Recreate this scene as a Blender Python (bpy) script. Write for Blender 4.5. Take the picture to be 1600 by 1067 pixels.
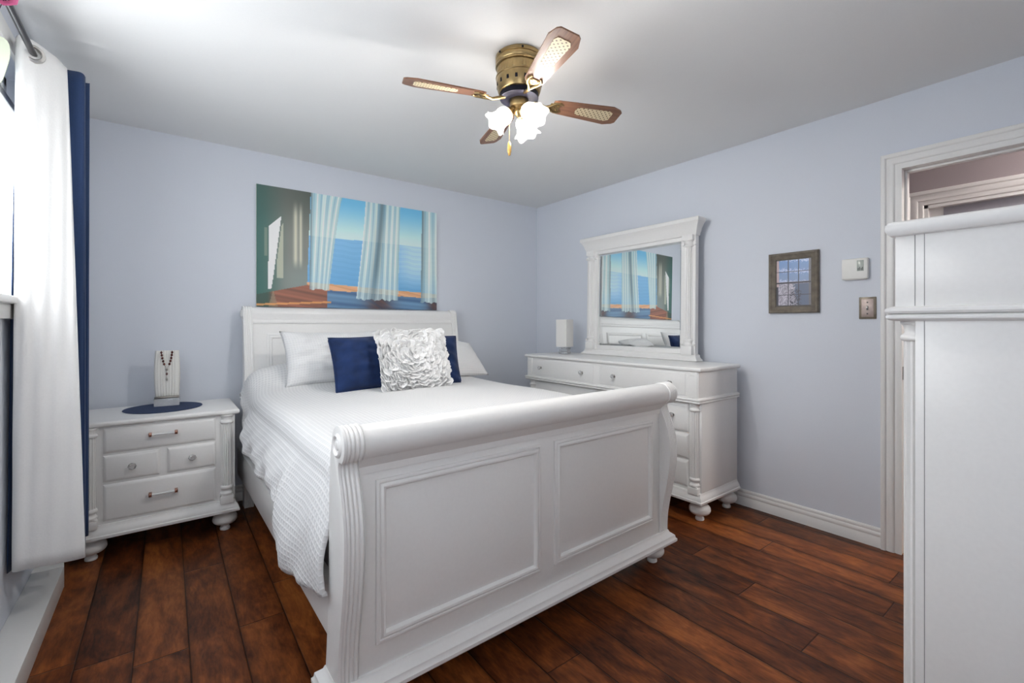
import bpy, bmesh, math, random
from mathutils import Vector, Matrix
R = math.radians
random.seed(7)
for o in list(bpy.data.objects): bpy.data.objects.remove(o)
scn = bpy.context.scene
COL = scn.collection

# ------------------------------------------------------------------ camera, world, exposure
cam = bpy.data.cameras.new('camera'); cam_o = bpy.data.objects.new('camera', cam); COL.objects.link(cam_o)
cam.sensor_fit = 'HORIZONTAL'; cam.sensor_width = 36.0
cam.lens = 711.1 / 1600 * 36.0
cam.shift_y = -27.0 / 1600
cam.clip_start = 0.02
cam_o.location = (0, 0, 1.22)
cam_o.rotation_euler = (R(90), 0, -math.atan(540 / 711.1))
scn.camera = cam_o
W = bpy.data.worlds.new('world'); scn.world = W; W.use_nodes = True
wb = W.node_tree.nodes['Background']
sky = W.node_tree.nodes.new('ShaderNodeTexSky'); sky.sky_type = 'HOSEK_WILKIE'
sky.sun_direction = Vector((-0.5, -0.4, 0.75)).normalized(); sky.turbidity = 4.0
W.node_tree.links.new(sky.outputs[0], wb.inputs[0]); wb.inputs[1].default_value = 2.0
scn.view_settings.view_transform = 'Standard'; scn.view_settings.look = 'None'
scn.view_settings.exposure = 0.30; scn.view_settings.gamma = 1.0
scn.view_settings.use_curve_mapping = False
WINDOW_GLOW = 3.9      # daylight through the translucent window shade
BULB_GLOW = 560.0      # the three ceiling fan bulbs
REAR_GLOW = 2.6        # fill light from the unseen window added behind the camera
HALL_GLOW = 150.0       # unseen dome lamp added to brighten the hall

# ------------------------------------------------------------------ room numbers (metres, camera over the origin)
XL, XR, YB, YF, ZC = -0.485, 3.105, 3.654, -0.30, 2.44

# ------------------------------------------------------------------ materials
def srgb(r, g, b):
    f = lambda c: (c / 255 / 12.92) if c / 255 <= 0.04045 else ((c / 255 + 0.055) / 1.055) ** 2.4
    return (f(r), f(g), f(b), 1)
def mat(name, col, rough=0.5, metal=0.0, bump=0.0, bscale=60.0, var=0.03, spec=0.5, trans=0.0, sheen=0.0):
    m = bpy.data.materials.new(name); m.use_nodes = True
    nt = m.node_tree; p = nt.nodes['Principled BSDF']
    p.inputs['Roughness'].default_value = rough; p.inputs['Metallic'].default_value = metal
    p.inputs['Specular IOR Level'].default_value = spec
    p.inputs['Transmission Weight'].default_value = trans
    if sheen: p.inputs['Sheen Weight'].default_value = sheen
    tc = nt.nodes.new('ShaderNodeTexCoord'); n = nt.nodes.new('ShaderNodeTexNoise')
    n.inputs['Scale'].default_value = bscale; n.inputs['Detail'].default_value = 4
    nt.links.new(tc.outputs['Object'], n.inputs['Vector'])
    if trans == 0:
        r = nt.nodes.new('ShaderNodeValToRGB')
        r.color_ramp.elements[0].position = 0.3; r.color_ramp.elements[1].position = 0.7
        r.color_ramp.elements[0].color = tuple(c * (1 - var) for c in col[:3]) + (1,)
        r.color_ramp.elements[1].color = tuple(min(1, c * (1 + var)) for c in col[:3]) + (1,)
        nt.links.new(n.outputs['Fac'], r.inputs['Fac']); nt.links.new(r.outputs['Color'], p.inputs['Base Color'])
    else:
        p.inputs['Base Color'].default_value = col
    if bump:
        b = nt.nodes.new('ShaderNodeBump'); b.inputs['Strength'].default_value = bump; b.inputs['Distance'].default_value = 0.002
        nt.links.new(n.outputs['Fac'], b.inputs['Height']); nt.links.new(b.outputs['Normal'], p.inputs['Normal'])
    return m
def math_node(nt, op, a=None, b=None):
    n = nt.nodes.new('ShaderNodeMath'); n.operation = op
    for i, v in enumerate((a, b)):
        if v is None: continue
        if isinstance(v, (int, float)): n.inputs[i].default_value = v
        else: nt.links.new(v, n.inputs[i])
    return n.outputs[0]
M = {}
M['wall'] = mat('wall_paint_blue_grey', (0.705, 0.742, 0.815, 1), 0.75, bump=0.12, bscale=220, var=0.012, spec=0.3)
M['hall'] = mat('wall_paint_mauve', (0.38, 0.335, 0.35, 1), 0.8, bump=0.1, bscale=200, var=0.02)
M['ceiling'] = mat('ceiling_paint', (0.85, 0.855, 0.855, 1), 0.85, bump=0.1, bscale=260, var=0.01, spec=0.2)
M['trim'] = mat('trim_paint', (0.83, 0.825, 0.815, 1), 0.35, bump=0.03, bscale=120, var=0.01)
M['white'] = mat('furniture_white_lacquer', (0.84, 0.835, 0.825, 1), 0.30, bump=0.015, bscale=90, var=0.012)
M['seam'] = mat('seam_shadow_grey', (0.30, 0.30, 0.30, 1), 0.6)
M['brass'] = mat('antique_brass', (0.36, 0.26, 0.125, 1), 0.28, metal=1.0, var=0.12, bscale=30)
M['bronze'] = mat('dark_rotor_metal', (0.006, 0.006, 0.012, 1), 0.55, var=0.1, spec=0.15)
M['gold'] = mat('gold_fob', (0.80, 0.50, 0.16, 1), 0.3, metal=0.7)
M['copper'] = mat('copper_end', (0.45, 0.24, 0.18, 1), 0.25, metal=1.0)
M['nickel'] = mat('nickel', (0.55, 0.53, 0.50, 1), 0.25, metal=1.0)
M['rod'] = mat('rod_dark_nickel', (0.10, 0.10, 0.105, 1), 0.3, metal=0.9)
M['crystal'] = mat('clear_crystal', (0.97, 0.97, 0.98, 1), 0.02, trans=0.7)
M['acrylic'] = mat('clear_acrylic', (0.93, 0.95, 0.97, 1), 0.05, trans=0.75)
M['pull_white'] = mat('milky_acrylic', (0.86, 0.87, 0.88, 1), 0.08, trans=0.25)
M['cane_edge'] = mat('cane_edge', (0.55, 0.45, 0.28, 1), 0.6)
M['navy'] = mat('navy_velvet', srgb(24, 44, 84), 0.75, bump=0.5, bscale=14, var=0.3, sheen=0.12, spec=0.2)
M['navy_flat'] = mat('navy_cotton', srgb(26, 52, 92), 0.8, bump=0.3, bscale=300, var=0.12, sheen=0.1)
M['linen'] = mat('white_curtain_linen', (0.93, 0.93, 0.925, 1), 0.85, bump=0.3, bscale=160, var=0.015, sheen=0.1)
def add_translucent(m, col, f):
    nt = m.node_tree; p = nt.nodes['Principled BSDF']; out = nt.nodes['Material Output']
    t = nt.nodes.new('ShaderNodeBsdfTranslucent'); t.inputs[0].default_value = col
    x = nt.nodes.new('ShaderNodeMixShader'); x.inputs[0].default_value = f
    nt.links.new(p.outputs[0], x.inputs[1]); nt.links.new(t.outputs[0], x.inputs[2]); nt.links.new(x.outputs[0], out.inputs[0])
add_translucent(M['linen'], (0.92, 0.92, 0.91, 1), 0.10)
M['petal'] = mat('white_petal_fabric', (0.93, 0.93, 0.93, 1), 0.8, var=0.01, sheen=0.1)
add_translucent(M['petal'], (0.95, 0.95, 0.95, 1), 0.12)
M['cotton'] = mat('white_cotton', (0.80, 0.80, 0.80, 1), 0.85, bump=0.2, bscale=200, var=0.01, sheen=0.1)
M['mattress'] = mat('mattress_ticking', (0.62, 0.63, 0.66, 1), 0.9, bump=0.2, bscale=120)
M['cream'] = mat('cream_fabric', (0.82, 0.81, 0.77, 1), 0.8, bump=0.3, bscale=250)
M['shade_lamp'] = mat('white_lamp_shade', (0.80, 0.79, 0.77, 1), 0.8, bump=0.1, bscale=200)
M['mat_navy'] = mat('navy_woven_mat', srgb(38, 56, 92), 0.8, bump=0.6, bscale=140, var=0.25)
M['bead'] = mat('garnet_bead', (0.10, 0.025, 0.02, 1), 0.15, var=0.3)
M['silver'] = mat('tarnished_silver', (0.35, 0.33, 0.30, 1), 0.3, metal=1.0)
M['driftwood'] = mat('grey_weathered_wood', (0.16, 0.135, 0.105, 1), 0.6, bump=0.4, bscale=35, var=0.25)
M['plastic'] = mat('white_plastic', (0.80, 0.80, 0.77, 1), 0.4, var=0.01)
M['lcd'] = mat('lcd_grey_green', (0.42, 0.46, 0.42, 1), 0.25)
M['dark'] = mat('dark_marks', (0.04, 0.04, 0.045, 1), 0.4)
M['plate'] = mat('brushed_pewter', (0.42, 0.34, 0.31, 1), 0.4, metal=0.35, bump=0.2, bscale=80, var=0.08)
M['plate_rim'] = mat('pewter_rim', (0.20, 0.17, 0.13, 1), 0.4, metal=0.4, var=0.15)
M['pink'] = mat('pink_petals', (0.80, 0.22, 0.42, 1), 0.6, var=0.2)
M['pink_pale'] = mat('pale_pink_petals', (0.85, 0.60, 0.72, 1), 0.6, var=0.1)
M['rail_grey'] = mat('grey_shade_rail', (0.25, 0.25, 0.25, 1), 0.5)
M['leaf'] = mat('leaf_green', (0.13, 0.22, 0.05, 1), 0.6, var=0.4, bscale=3)
M['green_glass'] = mat('pale_green_glass', (0.70, 0.74, 0.60, 1), 0.1, trans=0.35)
M['bark'] = mat('bark_brown', (0.10, 0.07, 0.05, 1), 0.9, bump=0.5)
M['lawn'] = mat('lawn_green', (0.10, 0.17, 0.05, 1), 0.9, bump=0.4)
M['door_grey'] = mat('hall_door_paint', (0.36, 0.36, 0.40, 1), 0.5)
M['threshold'] = mat('oak_threshold', (0.42, 0.20, 0.08, 1), 0.5, var=0.2)

def glass_thin():
    m = bpy.data.materials.new('window_glass'); m.use_nodes = True; nt = m.node_tree
    nt.nodes.remove(nt.nodes['Principled BSDF'])
    t = nt.nodes.new('ShaderNodeBsdfTransparent'); g = nt.nodes.new('ShaderNodeBsdfGlossy'); g.inputs['Roughness'].default_value = 0.02
    mx = nt.nodes.new('ShaderNodeMixShader'); mx.inputs[0].default_value = 0.06
    nt.links.new(t.outputs[0], mx.inputs[1]); nt.links.new(g.outputs[0], mx.inputs[2])
    nt.links.new(mx.outputs[0], nt.nodes['Material Output'].inputs[0]); return m
M['glass'] = glass_thin()
def frosted():
    m = bpy.data.materials.new('frosted_tulip_glass'); m.use_nodes = True; nt = m.node_tree
    p = nt.nodes['Principled BSDF']; p.inputs['Base Color'].default_value = (0.92, 0.91, 0.90, 1); p.inputs['Roughness'].default_value = 0.3
    t = nt.nodes.new('ShaderNodeBsdfTransparent'); tr = nt.nodes.new('ShaderNodeBsdfTranslucent'); tr.inputs[0].default_value = (0.95, 0.93, 0.9, 1)
    a = nt.nodes.new('ShaderNodeMixShader'); a.inputs[0].default_value = 0.55
    b = nt.nodes.new('ShaderNodeMixShader'); b.inputs[0].default_value = 0.22
    nt.links.new(p.outputs[0], a.inputs[1]); nt.links.new(tr.outputs[0], a.inputs[2])
    nt.links.new(a.outputs[0], b.inputs[1]); nt.links.new(t.outputs[0], b.inputs[2])
    nt.links.new(b.outputs[0], nt.nodes['Material Output'].inputs[0]); return m
M['frosted'] = frosted()
def emis(name, col, s):
    m = bpy.data.materials.new(name); m.use_nodes = True; p = m.node_tree.nodes['Principled BSDF']
    p.inputs['Base Color'].default_value = (0.85, 0.85, 0.85, 1)
    p.inputs['Emission Color'].default_value = col; p.inputs['Emission Strength'].default_value = s; return m
M['bulb'] = emis('lit_bulb', (1.0, 0.96, 0.91, 1), BULB_GLOW)
M['daylit_shade'] = emis('backlit_window_shade', (0.93, 0.97, 1.0, 1), WINDOW_GLOW)
M['rear_fill'] = emis('rear_fill_panel', (0.96, 0.98, 1.0, 1), REAR_GLOW)  # emission of the added panel behind the camera
M['hall_fill'] = emis('hall_fill_dome', (1.0, 0.93, 0.85, 1), HALL_GLOW)
def mirror_mat():
    m = bpy.data.materials.new('mirror_silver'); m.use_nodes = True; p = m.node_tree.nodes['Principled BSDF']
    p.inputs['Base Color'].default_value = (0.90, 0.92, 0.915, 1); p.inputs['Metallic'].default_value = 1; p.inputs['Roughness'].default_value = 0.0; return m
M['mirror'] = mirror_mat()
def vcol(name, rough=0.5, bump=0.0):
    m = bpy.data.materials.new(name); m.use_nodes = True; nt = m.node_tree; p = nt.nodes['Principled BSDF']
    a = nt.nodes.new('ShaderNodeVertexColor'); a.layer_name = 'Col'
    nt.links.new(a.outputs[0], p.inputs['Base Color']); p.inputs['Roughness'].default_value = rough
    return m
M['paint'] = vcol('printed_canvas', 0.45); M['print'] = vcol('printed_photo', 0.3)

def waffle(name, pitch, strength, lo=0.68):
    m = bpy.data.materials.new(name); m.use_nodes = True; nt = m.node_tree; p = nt.nodes['Principled BSDF']
    p.inputs['Base Color'].default_value = (0.82, 0.82, 0.825, 1); p.inputs['Roughness'].default_value = 0.85
    p.inputs['Sheen Weight'].default_value = 0.1; p.inputs['Specular IOR Level'].default_value = 0.2
    uv = nt.nodes.new('ShaderNodeUVMap'); s = nt.nodes.new('ShaderNodeSeparateXYZ'); nt.links.new(uv.outputs[0], s.inputs[0])
    k = 2 * math.pi / pitch
    def rib(v, ph):
        sn = math_node(nt, 'SINE', math_node(nt, 'MULTIPLY', v, k))
        return math_node(nt, 'POWER', math_node(nt, 'MULTIPLY', math_node(nt, 'ADD', sn, 1.0), 0.5), 2.5)
    h = math_node(nt, 'MAXIMUM', rib(s.outputs[0], 0), rib(s.outputs[1], 0))
    b = nt.nodes.new('ShaderNodeBump'); b.inputs['Strength'].default_value = strength; b.inputs['Distance'].default_value = 0.004
    nt.links.new(h, b.inputs['Height']); nt.links.new(b.outputs[0], p.inputs['Normal'])
    r = nt.nodes.new('ShaderNodeValToRGB'); r.color_ramp.elements[0].color = (lo, lo + 0.005, lo + 0.015, 1); r.color_ramp.elements[1].color = (0.79, 0.79, 0.795, 1)
    nt.links.new(h, r.inputs[0]); nt.links.new(r.outputs[0], p.inputs['Base Color'])
    return m
M['waffle'] = waffle('white_waffle_cotton', 0.019, 0.42)
M['waffle_fine'] = waffle('white_waffle_sham', 0.016, 0.3, 0.74)

def floor_mat():
    m = bpy.data.materials.new('dark_hickory_laminate'); m.use_nodes = True; nt = m.node_tree; p = nt.nodes['Principled BSDF']
    tc = nt.nodes.new('ShaderNodeTexCoord'); s = nt.nodes.new('ShaderNodeSeparateXYZ'); nt.links.new(tc.outputs['Object'], s.inputs[0])
    x, y = s.outputs[0], s.outputs[1]
    xs = math_node(nt, 'DIVIDE', math_node(nt, 'SUBTRACT', x, 0.069), 0.165)
    row = math_node(nt, 'FLOOR', xs); fx = math_node(nt, 'FRACT', xs)
    rn = nt.nodes.new('ShaderNodeTexWhiteNoise'); rn.noise_dimensions = '1D'; nt.links.new(row, rn.inputs['W'])
    ys = math_node(nt, 'DIVIDE', math_node(nt, 'ADD', y, math_node(nt, 'MULTIPLY', rn.outputs['Value'], 1.2)), 1.15)
    seg = math_node(nt, 'FLOOR', ys); fy = math_node(nt, 'FRACT', ys)
    c = nt.nodes.new('ShaderNodeCombineXYZ'); nt.links.new(row, c.inputs[0]); nt.links.new(seg, c.inputs[1])
    pn = nt.nodes.new('ShaderNodeTexWhiteNoise'); pn.noise_dimensions = '2D'; nt.links.new(c.outputs[0], pn.inputs['Vector'])
    # distances to the plank edges
    ex = math_node(nt, 'MULTIPLY', math_node(nt, 'MINIMUM', fx, math_node(nt, 'SUBTRACT', 1.0, fx)), 0.165)
    ey = math_node(nt, 'MULTIPLY', math_node(nt, 'MINIMUM', fy, math_node(nt, 'SUBTRACT', 1.0, fy)), 1.15)
    e = math_node(nt, 'MINIMUM', ex, ey)
    gap = nt.nodes.new('ShaderNodeMapRange'); gap.inputs[1].default_value = 0.0008; gap.inputs[2].default_value = 0.0035; nt.links.new(e, gap.inputs[0])
    scr = nt.nodes.new('ShaderNodeMapRange'); scr.inputs[1].default_value = 0.0; scr.inputs[2].default_value = 0.022; scr.inputs[3].default_value = 0.62; nt.links.new(ex, scr.inputs[0])
    # grain coordinates: stretched along the plank, shifted per plank
    g = nt.nodes.new('ShaderNodeCombineXYZ')
    nt.links.new(math_node(nt, 'MULTIPLY', x, 1.0), g.inputs[0])
    nt.links.new(math_node(nt, 'MULTIPLY', y, 0.22), g.inputs[1])
    nt.links.new(math_node(nt, 'MULTIPLY', pn.outputs['Value'], 37.0), g.inputs[2])
    n1 = nt.nodes.new('ShaderNodeTexNoise'); n1.inputs['Scale'].default_value = 9; n1.inputs['Detail'].default_value = 8; n1.inputs['Roughness'].default_value = 0.65; n1.inputs['Distortion'].default_value = 1.6
    nt.links.new(g.outputs[0], n1.inputs['Vector'])
    n2 = nt.nodes.new('ShaderNodeTexNoise'); n2.inputs['Scale'].default_value = 90; n2.inputs['Detail'].default_value = 5; n2.inputs['Distortion'].default_value = 0.6
    nt.links.new(g.outputs[0], n2.inputs['Vector'])
    g3 = nt.nodes.new('ShaderNodeCombineXYZ'); nt.links.new(x, g3.inputs[0]); nt.links.new(math_node(nt, 'MULTIPLY', y, 0.55), g3.inputs[1]); nt.links.new(math_node(nt, 'MULTIPLY', pn.outputs['Value'], 19.0), g3.inputs[2])
    n3 = nt.nodes.new('ShaderNodeTexNoise'); n3.inputs['Scale'].default_value = 6; n3.inputs['Detail'].default_value = 3; n3.inputs['Distortion'].default_value = 2.0
    nt.links.new(g3.outputs[0], n3.inputs['Vector'])
    mixv = math_node(nt, 'ADD', math_node(nt, 'ADD', math_node(nt, 'MULTIPLY', n1.outputs[0], 0.45), math_node(nt, 'MULTIPLY', n2.outputs[0], 0.25)), math_node(nt, 'MULTIPLY', n3.outputs[0], 0.35))
    mixv = math_node(nt, 'ADD', mixv, math_node(nt, 'MULTIPLY', math_node(nt, 'SUBTRACT', pn.outputs['Value'], 0.5), 0.16))
    r = nt.nodes.new('ShaderNodeValToRGB'); els = r.color_ramp.elements
    els[0].position = 0.36; els[0].color = (0.026, 0.0075, 0.0032, 1)
    els[1].position = 0.72; els[1].color = (0.360, 0.115, 0.028, 1)
    a = els.new(0.48); a.color = (0.105, 0.028, 0.0085, 1)
    a = els.new(0.58); a.color = (0.205, 0.058, 0.015, 1)
    nt.links.new(mixv, r.inputs[0])
    mul = nt.nodes.new('ShaderNodeMix'); mul.data_type = 'RGBA'; mul.blend_type = 'MULTIPLY'; mul.inputs[0].default_value = 1
    nt.links.new(r.outputs[0], mul.inputs[6])
    gs = math_node(nt, 'MULTIPLY', math_node(nt, 'MULTIPLY_ADD', gap.outputs[0], 0.75), scr.outputs[0])
    gs.node.inputs[0].links[0].from_node.inputs[2].default_value = 0.25
    nt.links.new(gs, mul.inputs[7]); nt.links.new(mul.outputs[2], p.inputs['Base Color'])
    p.inputs['Roughness'].default_value = 0.36; p.inputs['Specular IOR Level'].default_value = 0.22
    hsum = math_node(nt, 'ADD', math_node(nt, 'MULTIPLY', gap.outputs[0], 1.0), math_node(nt, 'MULTIPLY', n1.outputs[0], 0.8))
    b = nt.nodes.new('ShaderNodeBump'); b.inputs['Strength'].default_value = 0.35; b.inputs['Distance'].default_value = 0.003
    nt.links.new(hsum, b.inputs['Height']); nt.links.new(b.outputs[0], p.inputs['Normal'])
    return m
M['floor'] = floor_mat()
def blade_wood():
    m = bpy.data.materials.new('walnut_blade'); m.use_nodes = True; nt = m.node_tree; p = nt.nodes['Principled BSDF']
    tc = nt.nodes.new('ShaderNodeTexCoord'); mp = nt.nodes.new('ShaderNodeMapping'); mp.inputs['Scale'].default_value = (2, 40, 40)
    nt.links.new(tc.outputs['Object'], mp.inputs[0]); n = nt.nodes.new('ShaderNodeTexNoise'); n.inputs['Scale'].default_value = 3; n.inputs['Detail'].default_value = 5
    nt.links.new(mp.outputs[0], n.inputs['Vector']); r = nt.nodes.new('ShaderNodeValToRGB')
    r.color_ramp.elements[0].position = 0.3; r.color_ramp.elements[0].color = (0.14, 0.06, 0.035, 1)
    r.color_ramp.elements[1].position = 0.7; r.color_ramp.elements[1].color = (0.28, 0.135, 0.075, 1)
    nt.links.new(n.outputs[0], r.inputs[0]); nt.links.new(r.outputs[0], p.inputs['Base Color']); p.inputs['Roughness'].default_value = 0.35
    return m
M['blade'] = blade_wood()
def cane():
    m = bpy.data.materials.new('woven_cane'); m.use_nodes = True; nt = m.node_tree; p = nt.nodes['Principled BSDF']
    tc = nt.nodes.new('ShaderNodeTexCoord'); v = nt.nodes.new('ShaderNodeTexVoronoi'); v.inputs['Scale'].default_value = 62; v.inputs['Randomness'].default_value = 0.0
    mp = nt.nodes.new('ShaderNodeMapping'); mp.inputs['Rotation'].default_value = (0, 0, R(45)); nt.links.new(tc.outputs['Object'], mp.inputs[0]); nt.links.new(mp.outputs[0], v.inputs['Vector'])
    r = nt.nodes.new('ShaderNodeValToRGB'); r.color_ramp.interpolation = 'CONSTANT'
    r.color_ramp.elements[0].color = (0.17, 0.115, 0.06, 1); r.color_ramp.elements[1].position = 0.37; r.color_ramp.elements[1].color = (0.70, 0.60, 0.40, 1)
    nt.links.new(v.outputs['Distance'], r.inputs[0]); nt.links.new(r.outputs[0], p.inputs['Base Color']); p.inputs['Roughness'].default_value = 0.6
    return m
M['cane'] = cane()

# ------------------------------------------------------------------ mesh helpers
class MB:
    def __init__(s): s.v = []; s.f = []
    def add(s, vs, fs, T=None):
        o = len(s.v)
        s.v += [tuple(T @ Vector(v)) if T else tuple(v) for v in vs]
        s.f += [tuple(i + o for i in f) for f in fs]; return s
    def box(s, x0, x1, y0, y1, z0, z1, b=0.0, seg=2, T=None):
        bm = bmesh.new(); bmesh.ops.create_cube(bm, size=1)
        for v in bm.verts: v.co = Vector((x0 + (v.co.x + .5) * (x1 - x0), y0 + (v.co.y + .5) * (y1 - y0), z0 + (v.co.z + .5) * (z1 - z0)))
        if b > 0: bmesh.ops.bevel(bm, geom=bm.edges[:], offset=b, segments=seg, profile=0.5, affect='EDGES')
        bm.verts.index_update()
        s.add([v.co[:] for v in bm.verts], [[v.index for v in f.verts] for f in bm.faces], T); bm.free(); return s
    def loft(s, rings, cap=True, closed=True, T=None):
        n = len(rings[0]); vs = [p for r in rings for p in r]; fs = []
        for i in range(len(rings) - 1):
            for j in range(n if closed else n - 1):
                a, b = i * n + j, i * n + (j + 1) % n
                fs.append((a, b, b + n, a + n))
        if cap and closed: fs.append(tuple(range(n))[::-1]); fs.append(tuple((len(rings) - 1) * n + j for j in range(n)))
        return s.add(vs, fs, T)
    def lathe(s, prof, n=32, T=None, mod=None, cap=True):
        rings = []
        for k, (r, z) in enumerate(prof):
            ring = []
            for j in range(n):
                a = 2 * math.pi * j / n; rr, zz = (r, z) if mod is None else mod(r, z, a, k)
                ring.append((rr * math.cos(a), rr * math.sin(a), zz))
            rings.append(ring)
        return s.loft(rings, cap, True, T)
    def prism(s, poly, a0, a1, axis='x', T=None):
        def p3(p, a): return {'x': (a, p[0], p[1]), 'y': (p[0], a, p[1]), 'z': (p[0], p[1], a)}[axis]
        return s.loft([[p3(p, a0) for p in poly], [p3(p, a1) for p in poly]], T=T)
    def rect(s, prof, x0, x1, y0, y1, T=None, back=True):
        """stack of rectangles: (overhang, z); the back (+y) side takes no overhang unless back"""
        rings = []
        for o, z in prof:
            yb = y1 + (o if back else 0)
            rings.append([(x0 - o, y0 - o, z), (x1 + o, y0 - o, z), (x1 + o, yb, z), (x0 - o, yb, z)])
        return s.loft(rings, T=T)
    def frame(s, prof, u0, u1, v0, v1, fn):
        """mitred moulding round a rectangle: profile of (inset, height); fn(u,v,h)->point"""
        rings = [[fn(u0 + i, v0 + i, h), fn(u1 - i, v0 + i, h), fn(u1 - i, v1 - i, h), fn(u0 + i, v1 - i, h)] for i, h in prof]
        return s.loft(rings + [rings[0]], cap=False)
    def tube(s, path, r, n=10, T=None, cap=True):
        path = [Vector(p) for p in path]; rings = []; up = Vector((0, 0, 1))
        for i, p in enumerate(path):
            t = (path[min(i + 1, len(path) - 1)] - path[max(i - 1, 0)]).normalized()
            ref = up if abs(t.dot(up)) < 0.95 else Vector((1, 0, 0))
            a = t.cross(ref).normalized(); b = a.cross(t).normalized()
            rr = r[i] if isinstance(r, (list, tuple)) else r
            rings.append([p + a * rr * math.cos(2 * math.pi * j / n) + b * rr * math.sin(2 * math.pi * j / n) for j in range(n)])
        return s.loft(rings, cap, True, T)
    def build(s, name, m, parent=None, ang=38, uv=None):
        me = bpy.data.meshes.new(name); me.from_pydata([tuple(v) for v in s.v], [], s.f)
        bm = bmesh.new(); bm.from_mesh(me); bmesh.ops.recalc_face_normals(bm, faces=bm.faces[:]); bm.to_mesh(me); bm.free()
        me.polygons.foreach_set('use_smooth', [True] * len(me.polygons))
        try: me.set_sharp_from_angle(angle=R(ang))
        except Exception: pass
        if uv is not None:
            l = me.uv_layers.new(name='UVMap')
            for lp in me.loops: l.data[lp.index].uv = uv[lp.vertex_index]
        me.materials.append(m); me.update()
        o = bpy.data.objects.new(name, me); COL.objects.link(o)
        if parent: o.parent = parent
        return o
def tag(o, label=None, cat=None, group=None, kind=None):
    if label: o['label'] = label
    if cat: o['category'] = cat
    if group: o['group'] = group
    if kind: o['kind'] = kind
    return o
def thing(name, loc, rz=0.0, label=None, cat=None, group=None, rx=0.0):
    o = bpy.data.objects.new(name, None); COL.objects.link(o); o.empty_display_size = 0.1
    o.location = loc; o.rotation_euler = (rx, 0, rz); return tag(o, label, cat, group)
def struct(name, mb, m, parent=None):
    o = mb.build(name, m, parent); o['kind'] = 'structure'; return o
def catmull(pts, n=6):
    out = []
    for i in range(len(pts) - 1):
        p0 = pts[max(i - 1, 0)]; p1 = pts[i]; p2 = pts[i + 1]; p3 = pts[min(i + 2, len(pts) - 1)]
        for k in range(n):
            t = k / n
            out.append(tuple(0.5 * (2 * b + (c - a) * t + (2 * a - 5 * b + 4 * c - d) * t * t + (3 * b - a - 3 * c + d) * t ** 3) for a, b, c, d in zip(p0, p1, p2, p3)))
    out.append(tuple(pts[-1])); return out
def lerp_tab(tab, x):
    if x <= tab[0][0]: return tab[0][1]
    for (a, b), (c, d) in zip(tab, tab[1:]):
        if x <= c:
            t = (x - a) / (c - a); t = t * t * (3 - 2 * t); return b + (d - b) * t
    return tab[-1][1]
Tr = Matrix.Translation
def Rot(a, ax): return Matrix.Rotation(a, 4, ax)

# ------------------------------------------------------------------ room shell
HX, HY0, HY1 = 4.13, -1.4, 2.1                     # hall beyond the door
struct('floor', MB().box(XL - 0.3, HX + 1.2, YF - 1.4, YB + 0.15, -0.08, 0.0), M['floor'])
struct('ceiling', MB().box(XL - 0.3, HX + 1.2, YF - 1.4, YB + 0.15, ZC, ZC + 0.08), M['ceiling'])
struct('wall_back', MB().box(XL - 0.14, XR + 0.12, YB, YB + 0.12, 0, ZC), M['wall'])
GX0, GX1, GZ0, GZ1 = -0.40, 0.22, 1.0, 2.20       # opening for the fill window added behind the camera
wf_ = MB()
wf_.box(XL - 0.14, GX0, YF - 0.12, YF, 0, ZC); wf_.box(GX1, XR + 0.12, YF - 0.12, YF, 0, ZC)
wf_.box(GX0, GX1, YF - 0.12, YF, 0, GZ0); wf_.box(GX0, GX1, YF - 0.12, YF, GZ1, ZC)
struct('wall_front', wf_, M['wall'])
WY0, WY1, WZ0, WZ1 = 1.00, 2.86, 1.325, 2.27       # window opening
wl = MB()
wl.box(XL - 0.14, XL, YF, WY0, 0, ZC); wl.box(XL - 0.14, XL, WY1, YB, 0, ZC)
wl.box(XL - 0.14, XL, WY0, WY1, 0, WZ0); wl.box(XL - 0.14, XL, WY0, WY1, WZ1, ZC)
struct('wall_left', wl, M['wall'])
DY0, DY1, DZ = -0.13, 0.672, 2.045                 # door opening
wr = MB()
wr.box(XR, XR + 0.12, YF, DY0, 0, ZC); wr.box(XR, XR + 0.12, DY1, YB, 0, ZC); wr.box(XR, XR + 0.12, DY0, DY1, DZ, ZC)
struct('wall_right', wr, M['wall'])
# hall
FY0, FY1, FZ = -0.05, 0.775, 2.03
wh = MB()
wh.box(HX, HX + 0.1, HY0, FY0, 0, ZC); wh.box(HX, HX + 0.1, FY1, HY1, 0, ZC); wh.box(HX, HX + 0.1, FY0, FY1, FZ, ZC)
wh.box(XR + 0.121, HX, HY1 - 0.02, HY1 + 0.08, 0, ZC); wh.box(XR + 0.121, HX, HY0 - 0.08, HY0 + 0.02, 0, ZC)
wh.box(XR + 0.1205, XR + 0.126, DY1 + 0.09, HY1, 0, ZC); wh.box(XR + 0.1205, XR + 0.126, HY0, DY0 - 0.09, 0, ZC)
struct('wall_hall', wh, M['hall'])

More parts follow.
